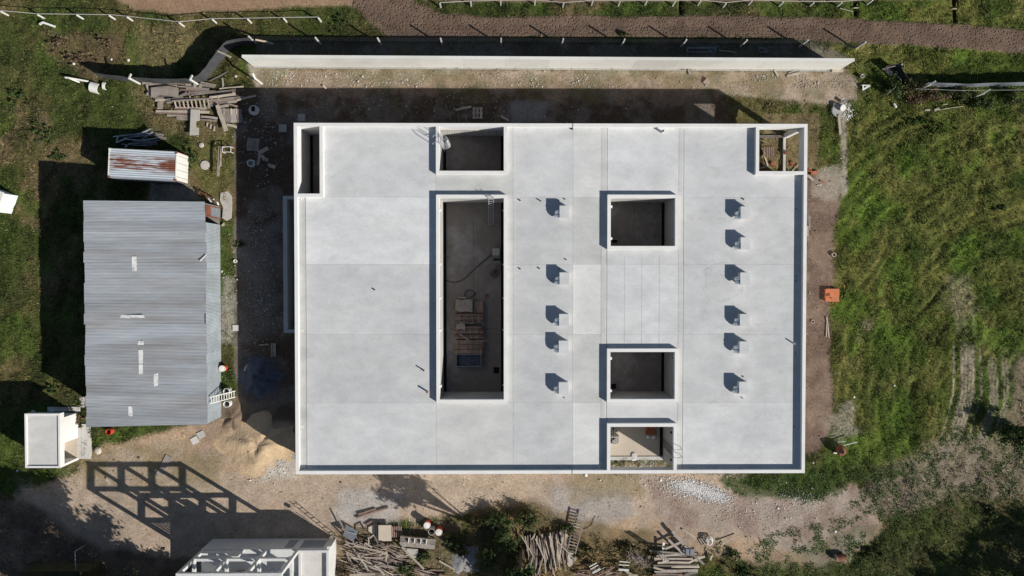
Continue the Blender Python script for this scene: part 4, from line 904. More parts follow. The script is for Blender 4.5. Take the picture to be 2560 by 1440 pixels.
cf = clothfence('cloth_fence', 'curved dark grey shade-cloth fence beside the lumber pile', [(258, 195), (320, 203), (400, 209), (470, 210), (508, 205), (533, 182), (556, 150), (586, 118), (640, 110)], 1.85, M['shade'], (470, 210))
def bentpost(root, px, py, dx, dy, m=M['whiteplastic'], h=2.1):
    a = P(px, py, 0); p = part(root, 'post', MB().bar((a.x, a.y, -.1), (a.x, a.y, h), .13), m)
    part(root, 'post_arm', MB().bar((a.x, a.y, h-.03), (a.x+dx, a.y+dy, h+.32), .12), m)
for px, py in ((350, 210), (498, 213)): bentpost(cf, px, py, .35, .25)
bentpost(cf, 655, 210, -.1, .4, h=1.9)
t = thing('broken_post', 'two white concrete posts leaning together at the end of the cloth fence', 'post', P(185, 197, 0))
part(t, 'shaft', MB().bar(P(172, 195, .5), P(222, 204, .2), .14), M['whiteplastic']); part(t, 'shaft', MB().bar(P(174, 196, .45), P(199, 206, .1), .12), M['whiteplastic'])
part(t, 'bent_tip', MB().bar(P(172, 195, .5), P(163, 194, .5), .14), M['whiteplastic'])
loose_plank(540, 126, 577, 143, 4, 'white stick propped across the cloth fence corner', 1.7, 'woodpale', .08)
loose_plank(524, 203, 566, 181, 3, 'long stick lying in the green corner beside the cloth fence', .2, 'wood', .05)
loose_plank(556, 195, 558, 218, 4, 'short upright plank in the green corner', .15, 'wood', .05)
loose_plank(638, 99, 683, 109, 4, 'white leaning brace at the start of the wire fence', 1.6, 'woodpale', .1, z2=.6)
# half concrete pipe pieces in the grass
def halfpipe(label, px, py, r, L, rz, tilt):
    q = P(px, py, 0); t = thing('pipe_piece', label, 'concrete pipe', (q.x, q.y, 0), rz, 'broken white concrete pipes'); mb = MB(); vs = []; fs = []; n_ = 12
    for i in range(n_+1):
        u = math.pi*(0.05+1.0*i/n_)
        for rr in (r, r-.07):
            for s in (-L/2, L/2): vs.append((s, rr*math.cos(u), .05+rr*math.sin(u)))
    for i in range(n_):
        A = i*4; B = A+4; fs += [(A, A+1, B+1, B), (A+2, B+2, B+3, A+3), (A, B, B+2, A+2), (A+1, A+3, B+3, B+1)]
    fs += [(0, 2, 3, 1), (n_*4, n_*4+1, n_*4+3, n_*4+2)]
    p = part(t, 'shell', mb.add(vs, fs), M['whiteplastic'], world=False, smooth=False); p.rotation_euler = (tilt, 0, 0)
halfpipe('larger broken white concrete pipe half in the grass', 240, 219, .48, .75, -.25, .5)
halfpipe('smaller broken white concrete pipe half in the grass', 264, 214, .36, .25, -.2, .6)

# ------------------------------------------------------------------ right hand fence with torn sheeting
rf = clothfence('cloth_fence', 'dark torn sheeting fence sagging through the bushes at the upper right', [(2300, 216), (2350, 217), (2400, 219), (2440, 217), (2500, 216), (2560, 214), (2640, 214)], 1.35, M['tarp'], (2450, 216), 3)
for px, py in ((2300, 222), (2432, 243)): bentpost(rf, px, py, .3, .2, h=1.7)
for z in (1.5, 1.75): part(rf, 'wire', MB().tube([P(2290, 222, z), P(2400, 226, z+.05), P(2640, 224, z)], .012, 4), M['galv'])
rf2 = clothfence('cloth_flap', 'black sheet of shade cloth draped in the grass beside the wall end', [(2204, 172), (2235, 166), (2247, 186), (2258, 202)], .9, M['shade'], (2230, 185), 3)
mb = MB(); pl = [P(x, y, .12) for x, y in ((2206, 172), (2236, 165), (2246, 185), (2262, 203), (2230, 196))]
part(rf2, 'fallen_sheet', MB().prism([(p.x, p.y) for p in pl], .12, .16), M['shade'])
loose_plank(2206, 173, 2238, 165, 2.5, 'grey pole holding up the black cloth flap', .9, 'wood', .06)
loose_plank(2217, 237, 2240, 217, 2.2, 'thin grey pole leaning in the bushes below the black flap', .8, 'wood', .05, z2=1.2)
loose_plank(2124, 62-40, 2136, 66-40, 2.5, 'pale stick lying on the verge beside the ditch', .12, 'woodpale', .05) if False else None
loose_plank(2100, 21, 2133, 29, 2.2, 'pale stick lying on the green verge beside a ditch', .15, 'woodpale', .05)
for k, (px, py, lb) in enumerate(((2139, 20, 'small plank bridging the middle verge ditch'), (2386, 22, 'small plank bridging the right verge ditch'))): loose_plank(px-5, py, px+6, py, 3, lb, .1, 'woodpale', .05)
# buckets, sawhorse, well cover at the upper right
def bucket(px, py, label, r=.16, h=.32, m='whiteplastic', tilt=0.0):
    q = P(px, py, 0); t = thing('bucket', label, 'bucket', (q.x, q.y, .02), group='white buckets')
    part(t, 'shell', MB().lathe([(r*.82, 0), (r*.9, h*.5), (r, h), (r*1.06, h), (r*1.06, h-.03), (r*.92, h-.03), (r*.86, .06), (.01, .05)], n=16), M[m], world=False, smooth=False)
    part(t, 'handle', MB().tube([(r*1.05*math.cos(u), .02, h-.02+.02*math.sin(u)) for u in [math.pi*i/8 for i in range(9)]], .008, 4), M['darksteel'], world=False)
    return t
bucket(2153, 192, 'open white bucket in the grass right of the boundary wall end', .17)
bucket(2104, 254, 'open white bucket above the well cover'); bucket(2085, 262, 'small white bucket touching the left of the well cover', .12, .28)
bucket(668, 400, 'white bucket in the deep shade left of the building', .15)
t = thing('sawhorse', 'small white A-shaped trestle lying in the grass below the bucket', 'trestle', P(2163, 219, 0))
for x1, y1, x2, y2, w_ in ((2175, 214, 2156, 225, .16), (2175, 214, 2152, 213, .1), (2157, 213, 2158, 224, .08)): part(t, 'beam', MB().bar(P(x1, y1, .3), P(x2, y2, .2), w_, .07), M['whiteplastic'])
q = P(2094, 277, 0); t = thing('well', 'round concrete well cover with a slanted lid and white lime around it', 'well', (q.x, q.y, 0))
part(t, 'ring', MB().lathe([(.60, -.05), (.60, .22), (.54, .24), (.54, .20), (.01, .20)], n=24), M['grey'], world=False)
l_ = part(t, 'lid', MB().lathe([(.30, 0), (.30, .05)], n=18), M['concrete'], world=False); l_.location = (.28, .18, .42); l_.rotation_euler = (.35, .35, 0)
loose_plank(2097, 287, 2101, 336, 6, 'long pale plank leading down from the well cover', .25, 'woodpale', .06)
q = P(2237, 264, .1); solo('plastic_bottle', 'white plastic canister lying in the grass below the bushes', 'canister', MB().tube([(q.x-.12, q.y+.18, .12), (q.x, q.y, .12), (q.x+.1, q.y-.14, .12), (q.x+.12, q.y-.2, .12)], [.09, .11, .11, .04], 10), M['whiteplastic'], (q.x, q.y, 0))
t = thing('broken_slab', 'pale broken slab and boards in the dark bank below the torn fence', 'debris', P(2345, 275, 0))
for x1, y1, x2, y2, w_ in ((2312, 276, 2325, 275, 4), (2336, 277, 2349, 271, 6), (2348, 275, 2374, 271, 2), (2357, 262, 2369, 260, 2), (2375, 270, 2408, 266, 1.5)): plank(t, P(x1, y1, .15), P(x2, y2, .2), w_/PPM, .06, 'woodpale', 'board')

# right side yard ----------------------------------------------------------------------
t = thing('manhole_box', 'bright orange square manhole box with dark cloths on it', 'manhole', P(2081, 738, 0)); a = rect(2064, 722, 2098, 754, .35)
part(t, 'body', MB().box(a[0]+.03, a[1]+.03, -.1, a[2]-.03, a[3]-.03, .27), M['orange']); part(t, 'slab', MB().box(a[0], a[1], .27, a[2], a[3], .35), M['orange'])
q = P(2071, 737, .4); part(t, 'cloth', MB().bar((q.x-.14, q.y-.06, .37), (q.x+.14, q.y+.05, .38), .2, .03), M['rust']); q = P(2078, 745, .4); part(t, 'cloth', MB().bar((q.x-.1, q.y+.05, .37), (q.x+.1, q.y-.05, .38), .1, .03), M['rust'])
pts = blobpts(2076, 738, 30, 26, 220, z=.02); chips('orange_dust', pts, NR.gamma(2, .02, len(pts))+.01, M['orange'], 'orange crumbs on the soil round the manhole box')
def ring(px, py, label, r=.2, h=.25, m='concrete'):
    q = P(px, py, 0); return solo('pipe_ring', label, 'pipe ring', MB().lathe([(r, 0), (r, h), (r*.68, h), (r*.68, 0.02), (.01, .02)], (q.x, q.y, 0), 18), M[m], (q.x, q.y, 0), group='pipe rings in the right yard')
ring(2083, 637, 'tan pipe ring lying on the soil right of the building', .2, .25, 'clay'); ring(2031, 804, 'worn grey ring half buried beside the right wall', .16, .15, 'clay')
ring(2022, 426, 'pink clay ring touching the right wall by the bricks', .14, .3, 'terracotta')
t = thing('brick_stack', 'short row of orange hollow bricks beside the right wall', 'brick stack', P(2036, 432, 0), group='orange brick piles')
for k in range(4): q = P(2029+k*4.5, 433-k*.8, .1); part(t, 'brick', MB().bar((q.x, q.y-.15, .11), (q.x, q.y+.15, .11), .14, .2), M['terracotta'])
t = thing('brick', 'single pink brick lying on the rubble by the right wall', 'brick', P(2056, 454, 0)); q = P(2056, 454, .1); part(t, 'block', MB().bar((q.x-.16, q.y+.06, .08), (q.x+.14, q.y-.06, .08), .16, .14), M['terracotta']); part(t, 'bore', MB().bar((q.x-.08, q.y+.03, .12), (q.x+.07, q.y-.03, .12), .06, .07), M['hole'])
loose_plank(2018, 438, 2034, 451, 7, 'pale board sloping away from the right wall corner', .12, 'woodpale')
loose_plank(2043, 463, 2055, 462, 2.5, 'short white lath on the rubble by the right wall', .1, 'woodpale', .04)
loose_plank(2067, 793, 2066, 842, 2.2, 'left of two pale laths meeting in a V on the soil', .1, 'woodpale', .04); loose_plank(2067, 793, 2073, 845, 2.2, 'right of two pale laths meeting in a V on the soil', .14, 'woodpale', .04)
for k, (y1, y2, x1, lb) in enumerate(((525, 560, 2021, 'upper pinkish board leaning along the right wall'), (540, 575, 2024, 'middle pinkish board leaning along the right wall'), (565, 590, 2019, 'lower pinkish board leaning along the right wall'))): loose_plank(x1, y1, x1, y2, 4, lb, .2, 'wood', .05)
t = thing('cement_mixer', 'rusty overturned cement mixer drum with a pale handle in the grass', 'cement mixer', P(2095, 1120, 0)); q = P(2095, 1122, 0)
part(t, 'drum', MB().tube([(q.x-.3, q.y-.1, .45), (q.x-.2, q.y-.08, .47), (q.x+.15, q.y, .52), (q.x+.42, q.y+.05, .56)], [.22, .46, .5, .28], 16), M['rust']); part(t, 'drum_mouth', MB().lathe([(.18, 0), (.18, .02)], (q.x-.05, q.y-.05, 1.0), 14), M['hole'])
part(t, 'handle', MB().bar(P(2108, 1114, .5), P(2143, 1105, .6), .07), M['galv']); part(t, 'handle', MB().bar(P(2094, 1105, .45), P(2115, 1104, .5), .05), M['galv'])
for s in (-.4, .4): part(t, 'leg', MB().bar((q.x+s, q.y-.3, 0), (q.x+s*.5, q.y, .5), .06), M['rust'])
part(t, 'foot', MB().bar((q.x-.42, q.y-.36, .06), (q.x-.12, q.y-.38, .06), .12, .06), M['chalk'])
def drum_h(name, label, px, py, L, r, rz, m, cap):
    q = P(px, py, 0); t = thing(name, label, 'drum', (q.x, q.y, 0), rz)
    part(t, 'shell', MB().tube([(-L/2, 0, r), (-L/6, 0, r), (-L/6+.02, 0, r), (L/6, 0, r), (L/6+.02, 0, r), (L/2, 0, r)], [r, r, r*1.04, r*1.04, r, r], 18), M[m], world=False); part(t, 'end_rim', MB().tube([(-L/2-.03, 0, r), (-L/2+.02, 0, r)], r*1.06, 18), M[cap], world=False)
drum_h('drum', 'rusty steel drum lying on its side in the lower right grass', 2098, 1391, .85, .29, .05, 'rust', 'clay')
hose('wire', 'bent dark rod on the pale earth at the lower right', [(1934, 1373), (1955, 1386), (1972, 1398), (1980, 1406)], .06, .03, M['wooddark'])
loose_plank(1804, 1361, 1844, 1340, 2.5, 'thin pole casting a dark line on the earth', .35, 'wood', .04, z2=.2)

# ------------------------------------------------------------------ corrugated shed
def corr(mb, o, ax, ln_, width, pitch, amp, up, seg=6):
    """corrugated strip: ridges run along ax for ln_, profile runs across for width"""
    ax, up = Vector(ax).normalized(), Vector(up).normalized(); cr = up.cross(ax).normalized(); o = Vector(o)
    n_ = max(2, int(round(width/pitch*seg))); vs = []; fs = []
    for i in range(n_+1):
        u = width*i/n_; h = amp*math.cos(2*math.pi*u/pitch)
        for s in (0, ln_): vs.append(o+cr*u+up*h+ax*s)
    for i in range(n_): fs.append((i*2, i*2+1, i*2+3, i*2+2))
    return mb.add(vs, fs)
ZL, ZRt = 4.55, 3.55
sA, sB, sC, sD = P(212, 502, ZL), P(515, 505, ZRt), P(515, 1067, ZRt), P(212, 1062, ZL)
sx0, sx1 = (sA.x+sD.x)/2, (sB.x+sC.x)/2; sy1, sy0 = (sA.y+sB.y)/2, (sC.y+sD.y)/2
shed = thing('metal_shed', 'long grey corrugated metal shed with a mono-pitch roof', 'shed', ((sx0+sx1)/2, (sy0+sy1)/2, 0))
sl_ = (Vector((sx1, 0, ZRt))-Vector((sx0, 0, ZL))); slen = sl_.length; sdir = sl_.normalized(); sup = Vector((-sdir.z, 0, sdir.x))
NSH = 22; wsh = (sy1-sy0)/NSH
for k in range(NSH):
    for h in range(1):
        st = Vector((sx0+rnd.uniform(-.08, .06), sy0+k*wsh, ZL))
        mb = corr(MB(), st+sup*(.006*(k % 2)), sdir, slen+rnd.uniform(-.05, .1), wsh+.03, wsh/7.0, .011, sup)
        part(shed, 'roof_sheet', mb, M['sheet'], smooth=True)
for k, (px, py, w_, h_) in enumerate(((336, 660, 12, 35), (320, 791, 82, 7), (352, 892, 11, 33), (352, 923, 10, 25), (390, 949, 11, 30), (326, 1028, 10, 23), (352, 857, 14, 10))):
    z = ZL+(ZRt-ZL)*((P(px, py, 4.1).x-sx0)/(sx1-sx0)); q = P(px, py, z)
    nn_ = 8; mb = MB(); mb.prism([(q.x+w_/PPM/2*(-1+2*abs(math.sin(.1+i*1.9)) if False else c_)*rnd.uniform(.86, 1.05), q.y+h_/PPM/2*s_*rnd.uniform(.9, 1.05)) for i, (c_, s_) in enumerate(((-1, -.8), (-.8, -1), (.8, -1), (1, -.8), (1, .8), (.8, 1), (-.8, 1), (-1, .8)))], z+.03, z+.046)
    p = part(shed, 'roof_patch', mb, M['patch'])
    p.rotation_euler = (0, 0, 0)
# side wall facing the yard: vertical corrugated sheets with an opening for the door
dy1, dy0 = P(540, 516, 1.5).y, P(540, 545, 1.5).y
k_ = 0; y = sy0
while y < sy1-.3:
    if not (y+wsh > dy0 and y < dy1):
        part(shed, 'wall_sheet', corr(MB(), (sx1-.05, y+wsh, -.05), (0, 0, 1), ZRt+.0, wsh, wsh/7, .018, (1, 0, 0)), M['sheetwall'], smooth=True)
    y += wsh
for x0, y0, x1, y1, z1, z2 in ((sx0+.15, sy0+.1, sx0+.2, sy1-.1, ZL-.1, ZL-.1),):
    part(shed, 'rear_wall', MB().box(x0, y0, -.05, x1, y1, z1), M['sheetwall'])
for yy in (sy0+.1, sy1-.15):
    mb = MB().add([(sx0+.2, yy, -.05), (sx1-.07, yy, -.05), (sx1-.07, yy, ZRt-.06), (sx0+.2, yy, ZL-.12), (sx0+.2, yy+.05, -.05), (sx1-.07, yy+.05, -.05), (sx1-.07, yy+.05, ZRt-.06), (sx0+.2, yy+.05, ZL-.12)],
                  [(0, 1, 2, 3), (7, 6, 5, 4), (0, 4, 5, 1), (1, 5, 6, 2), (2, 6, 7, 3), (3, 7, 4, 0)])
    part(shed, 'gable_wall', mb, M['sheetwall'])
part(shed, 'door_frame', MB().box(sx1-.1, dy1-.1, 0, sx1+.02, dy1, 3.3).box(sx1-.1, dy0, 0, sx1+.02, dy0+.1, 3.3).box(sx1-.1, dy0+.1, 2.25, sx1+.02, dy1-.1, 2.4), M['rust'])
part(shed, 'door', MB().box(sx1-.06, dy0+.1, 0, sx1-.01, dy1-.1, 2.25), M['tarp']); part(shed, 'lintel_gap', MB().box(sx1-.09, dy0+.1, 2.4, sx1-.04, dy1-.1, 3.3), M['rust'])
part(shed, 'lamp_bracket', MB().bar(P(516, 636, ZRt+.05), P(500, 653, ZRt+.2), .06), M['whiteplastic'])
part(shed, 'floor_slab', MB().box(sx0+.25, sy0+.2, -.1, sx1-.1, sy1-.2, .02), M['floor'])
yl = P(560, 990, 1).y
ladder('leaning_ladder', 'white ladder leaning on the yard side of the metal shed', P(588, 985, 0), (sx1+.12, yl-.05, 3.15), .55, 10, M['whiteplastic'], .07, side=(0, 1, 0))
# walkway edging at the shed rear and trodden cement beside the door
q = [P(x, y, .05) for x, y in ((552, 482), (570, 478), (580, 490), (580, 520), (578, 545), (566, 552), (556, 545), (558, 520), (550, 500))]
solo('cement_pad', 'irregular pale cement pad beside the shed door', 'cement pad', MB().prism([(p.x, p.y) for p in q], -.05, .09), M['cement'], (q[0].x, q[0].y, 0))
t = thing('slab_path', 'grey concrete slab edging behind the white kiosk', 'path', P(205, 1010, 0))
for x0, y0, x1, y1 in ((200, 992, 212, 1018), (120, 1017, 200, 1028), (205, 1060, 228, 1140)): a = rect(x0, y0, x1, y1, 0); part(t, 'slab', MB().box(a[0], a[1], -.05, a[2], a[3], .08), M['concrete'])
loose_plank(555, 565, 561, 558, 5, 'white tile scrap standing beside the shed wall', .1, 'woodpale')
q = P(588, 653, .2); solo('white_basin', 'small white ring-shaped basin beside the shed', 'basin', MB().lathe([(.15, 0), (.17, .2), (.12, .2), (.1, .03), (.01, .03)], (q.x, q.y, 0), 14), M['whiteplastic'], (q.x, q.y, 0))
t = thing('bicycle_wreck', 'jumble of bent pipes and a vise beside the shed corner', 'scrap', P(530, 500, 0))
for x1, y1, x2, y2, z1, z2 in ((498, 478, 545, 504, .6, .7), (500, 478, 497, 484, .6, .2), (515, 484, 512, 491, .6, .2), (520, 495, 528, 505, .9, .5), (532, 497, 545, 506, .8, .4), (540, 500, 546, 512, .5, .3)): part(t, 'pipe', MB().tube([P(x1, y1, z1), P(x2, y2, z2)], .06, 8), M['galv' if x1 > 518 else 'rust'])

# ------------------------------------------------------------------ shipping container
ca_, cb_, cc_, cd_ = P(271, 371, 2.6), P(441, 378, 2.6), P(441, 453, 2.6), P(270, 443, 2.6)
ctr = (ca_+cb_+cc_+cd_)/4; ang = math.atan2((cb_-ca_).y+(cc_-cd_).y, (cb_-ca_).x+(cc_-cd_).x); CL, CW = ((cb_-ca_).length+(cc_-cd_).length)/2, ((ca_-cd_).length+(cb_-cc_).length)/2
ct = thing('shipping_container', 'rust-streaked pale shipping container with a white end wall', 'container', (ctr.x, ctr.y, 0), ang)
M['croof'] = mat('container_roof_paint', (0.46, 0.50, 0.54), .6, .12, 1.5, 10, col2=(0.17, 0.062, 0.032), c2scale=.9, c2lo=.45, c2hi=.52, stretch=(.35, 3.6, 1), coords='object')
nt_ = M['croof'].node_tree   # more rust towards the middle strip and the end wall
def rustmask(nt):
    ns, ln = nt.nodes, nt.links; mixn = [n for n in ns if n.type == 'MIX' and n.data_type == 'RGBA' and n.blend_type == 'MIX'][0]
    old = mixn.inputs[0].links[0].from_socket; tc = ns.new('ShaderNodeTexCoord'); sp = ns.new('ShaderNodeSeparateXYZ'); ln.new(tc.outputs['Object'], sp.inputs[0])
    ab = ns.new('ShaderNodeMath'); ab.operation = 'ABSOLUTE'; ad = ns.new('ShaderNodeMath'); ad.operation = 'ADD'; ad.inputs[1].default_value = -.05; ln.new(sp.outputs['Y'], ad.inputs[0]); ln.new(ad.outputs[0], ab.inputs[0])
    r1 = ns.new('ShaderNodeMapRange'); r1.inputs[1].default_value = .35; r1.inputs[2].default_value = .95; r1.inputs[3].default_value = 1; r1.inputs[4].default_value = .0; ln.new(ab.outputs[0], r1.inputs[0])
    mu = ns.new('ShaderNodeMath'); mu.operation = 'MULTIPLY'; ln.new(old, mu.inputs[0]); ln.new(r1.outputs[0], mu.inputs[1])
    r2 = ns.new('ShaderNodeMapRange'); r2.inputs[1].default_value = CL/2-1.35; r2.inputs[2].default_value = CL/2-.6; r2.inputs[3].default_value = 0; r2.inputs[4].default_value = .95; ln.new(sp.outputs['X'], r2.inputs[0])
    m2 = ns.new('ShaderNodeMath'); m2.operation = 'MULTIPLY'; ln.new(r2.outputs[0], m2.inputs[0]); ln.new(r1.outputs[0], m2.inputs[1])
    mxx = ns.new('ShaderNodeMath'); mxx.operation = 'MAXIMUM'; ln.new(mu.outputs[0], mxx.inputs[0]); ln.new(m2.outputs[0], mxx.inputs[1]); ln.new(mxx.outputs[0], mixn.inputs[0])
rustmask(nt_)
part(ct, 'roof', corr(MB(), (-CL/2+.06, -CW/2+.06, 2.575), (1, 0, 0), CL-.12, CW-.12, (CW-.12)/13, .022, (0, 0, 1)), M['croof'], world=False)
part(ct, 'end_wall', MB().box(CL/2-.05, -CW/2+.06, .1, CL/2, CW/2-.06, 2.55), M['whiteplastic'], world=False); part(ct, 'end_wall', corr(MB(), (-CL/2+.04, CW/2-.06, .1), (0, 0, 1), 2.45, CW-.12, .28, .02, (1, 0, 0)), M['tarp'], world=False)
for s in (-1, 1): part(ct, 'side_wall', corr(MB(), (-CL/2+.06 if s > 0 else CL/2-.06, s*(CW/2-.03), .1), (0, 0, 1), 2.45, CL-.12, .28, .018, (0, s, 0)), M['tarp'], world=False)
for s in (-1, 1): part(ct, 'top_rail', MB().box(-CL/2+.12, s*(CW/2-.03)-.03, 2.53, CL/2-.12, s*(CW/2-.03)+.03, 2.6), M['galv'], world=False)
for s in (-1, 1): part(ct, 'end_rail', MB().box(s*(CL/2-.04)-.04, -CW/2+.12, 2.53, s*(CL/2-.04)+.04, CW/2-.12, 2.605), M['whiteplastic'], world=False)
for s in (-1, 1):
    for u in (-1, 1):
        part(ct, 'corner_post', MB().box(s*(CL/2-.07)-.06, u*(CW/2-.07)-.06, 0, s*(CL/2-.07)+.06, u*(CW/2-.07)+.06, 2.45), M['rust'], world=False)
        part(ct, 'corner_casting', MB().box(s*(CL/2-.085)-.09, u*(CW/2-.085)-.09, 2.45, s*(CL/2-.085)+.09, u*(CW/2-.085)+.09, 2.615), M['whiteplastic' if s < 0 and u > 0 else 'rust'], world=False)
for s in (-.9, -.3, .3, .9): part(ct, 'lock_rod', MB().tube([(CL/2+.03, s, .15), (CL/2+.03, s, 2.5)], .02, 6), M['galv'], world=False)

# ------------------------------------------------------------------ small white kiosk
kz = 2.85; a = rect(62, 1034, 150, 1170, kz); kx0, ky0, kx1, ky1 = a
ks = thing('white_kiosk', 'small white flat-roofed kiosk with an open porch', 'kiosk', ((kx0+kx1)/2, (ky0+ky1)/2, 0)); TK = .16
part(ks, 'roof_slab', MB().box(kx0, ky0, 2.2, kx1, ky1, 2.72), M['white']); part(ks, 'roof_screed', MB().box(kx0+TK, ky0+TK, 2.72, kx1-TK, ky1-TK, 2.732), M['roof'], color=(1.02, 1.0, .96))
for bx in ((kx0, ky0, kx1, ky0+TK), (kx0, ky1-TK, kx1, ky1), (kx0, ky0+TK, kx0+TK, ky1-TK), (kx1-TK, ky0+TK, kx1, ky1-TK)): part(ks, 'parapet', MB().box(bx[0], bx[1], 2.72, bx[2], bx[3], kz), M['white'])
ym = P(190, 1097, .5).y; yb_ = ky0
part(ks, 'wall', MB().box(kx1-.2, ym, -.1, kx1-.004, ky1-.45, 2.2), M['white']); part(ks, 'wall', MB().box(kx0+.1, ky1-.65, -.1, kx1-.2, ky1-.45, 2.2), M['white']); part(ks, 'wall', MB().box(kx0+.1, ky0+.004, -.1, kx0+.3, ky1-.65, 2.2), M['white'])
part(ks, 'wall', MB().box(kx0+.3, ky0+.004, -.1, kx1-.004, ky0+.2, 2.2), M['white']); part(ks, 'wall', MB().box(kx1-1.9, ky0+.2, -.1, kx1-1.75, ym, 2.2), M['white']); part(ks, 'wall', MB().box(kx0+.3, ym, -.1, kx1-.2, ym+.15, 2.2), M['white'])
part(ks, 'porch_floor', MB().box(kx1-1.75, ky0+.2, -.1, kx1-.01, ym, .12), M['floorpale']); part(ks, 'counter', MB().box(kx1-1.7, ym-1.1, .12, kx1-1.1, ym-.05, 1.05), M['concrete'])
part(ks, 'step', MB().box(kx1, ky0+.1, -.1, kx1+1.1, ym+.9, .06), M['concrete'])
for px in (84, 131):
    for s in (-.08, .1): q = P(px, 1030, 2.4); part(ks, 'spout', MB().tube([(q.x+s, ky1-.02, 2.5), (q.x+s, ky1+.22, 2.46)], .045, 8), M['whiteplastic'])
# ------------------------------------------------------------------ pale roof at the left edge and mossy roof at the bottom edge
q = P(-40, 494, 2.4); t = thing('white_outbuilding', 'white sheet-roofed outbuilding cut off by the left edge', 'outbuilding', (q.x, q.y, 0), math.radians(-20)); 
part(t, 'wall', MB().box(-1.4, -.85, -.05, 1.2, .85, 2.3), M['white'], world=False)
for k in range(3): part(t, 'roof_sheet', MB().box(-1.6, -.98+k*.66, 2.3, 1.42, -.33+k*.66, 2.38), M['whiteplastic'], world=False)
a = rect(45, 1428, 222, 1500, 2.4); t = thing('mossy_shed', 'low shed with a mossy ribbed roof at the bottom left edge', 'shed', ((a[0]+a[2])/2, (a[1]+a[3])/2, 0))
part(t, 'wall', MB().box(a[0]+.15, a[1]+.15, -.05, a[2]-.15, a[3]-.15, 2.3), M['moss'])
for k in range(8): wx = (a[2]-a[0])/8; part(t, 'roof_sheet', corr(MB(), (a[0]+wx*k, a[3], 2.4), (0, -1, 0), a[3]-a[1], wx-.02, wx/4, .03, (0, 0, 1)), M['moss'])
t = thing('pipe_rail', 'white pipe rail on a short post at the lower left', 'rail', P(212, 1363, 0)); q = P(212, 1363, 0)
part(t, 'post', MB().tube([(q.x, q.y, -.1), (q.x, q.y, 1.6)], .05, 8), M['galv']); part(t, 'rail', MB().tube([(q.x, q.y, 1.6), P(190, 1440, 1.6), P(190, 1500, 1.6)], .045, 8), M['galv'])

# ------------------------------------------------------------------ unfinished concrete building at the bottom
UB = thing('unfinished_building', 'unfinished pale concrete block with an open two-storey frame on top', 'building', P(680, 1400, 0))
ux0, uy1 = P(532, 1347, 0).x, P(640, 1347, 0).y; ux1 = P(840, 1349, 0).x; uy0 = uy1-4.3; Z1 = 2.7
uxm = P(768, 1347, 0).x
part(UB, 'wall', MB().box(ux0, uy1-.2, -.1, ux1, uy1, Z1), M['fine']); part(UB, 'wall', MB().box(ux1-.2, uy0, -.1, ux1, uy1-.2, Z1), M['fine']); part(UB, 'wall', MB().box(ux0, uy0, -.1, ux1-.2, uy0+.2, Z1), M['fine']); part(UB, 'wall', MB().box(ux0, uy0+.2, -.1, ux0+.2, uy1-.2, Z1), M['fine'])
part(UB, 'floor_slab', MB().box(ux0+.2, uy0+.2, Z1-.2, uxm, uy1-.2, Z1-.03), M['fine']); part(UB, 'roof_slab', MB().box(uxm+.004, uy0+.2, Z1-.2, ux1-.2, uy1-.2, Z1-.03), M['concrete'])
for bx in ((uxm, uy1-.2, ux1, uy1), (ux1-.2, uy0, ux1, uy1-.2), (uxm, uy0, ux1-.2, uy0+.2), (uxm, uy0+.2, uxm+.2, uy1-.2)): part(UB, 'parapet', MB().box(bx[0], bx[1], Z1, bx[2], bx[3], Z1+.3), M['fine'])
for px0, px1 in ((728, 750), (765, 822)):
    xa, xb = P(px0, 1350, 0).x, P(px1, 1350, 0).x; w_ = part(UB, 'window', MB().box(xa, uy1-.05, .4, xb, uy1+.004, 2.3), M['tarp']); part(w_, 'pane', MB().box(xa+.06, uy1-.03, .46, xb-.06, uy1+.008, 2.24), M['bluegrey'])
cxs = [ux0+.15+k*((uxm-ux0-.3)/3) for k in range(4)]; yB, yF = uy1-.14, uy1-.14-2.22; Z2, Z3 = 4.8, 8.0
for k, cx in enumerate(cxs):
    for yy in (yB, yF): part(UB, 'column', MB().box(cx-.13, yy-.13, Z1-.03, cx+.13, yy+.13, Z3), M['fine'])
    for z in (Z2, Z3-.02): part(UB, 'cross_beam', MB().box(cx-.11, yF+.13, z-.36, cx+.11, yB-.13, z), M['fine'])
for yy in (yB, yF):
    for k in range(3):
        for z in (Z2, Z3-.01):
            xa, xb = cxs[k]+.13, cxs[k+1]-.13
            mb = MB().prism([(xa, 0), (xa, 1), (xb, 1), (xb, 0)], 0, 1); mb = MB()
            pr = [(xa, z), (xb, z), (xb, z-.62), (xb-.35, z-.32), (xa+.35, z-.32), (xa, z-.62)]
            n_ = len(pr); vs = [(x, yy-.11, zz) for x, zz in pr]+[(x, yy+.11, zz) for x, zz in pr]
            mb.add(vs, [tuple(range(n_)), tuple(range(n_, 2*n_))[::-1]]+[(i, n_+i, n_+(i+1) % n_, (i+1) % n_) for i in range(n_)]); part(UB, 'beam', mb, M['fine'])
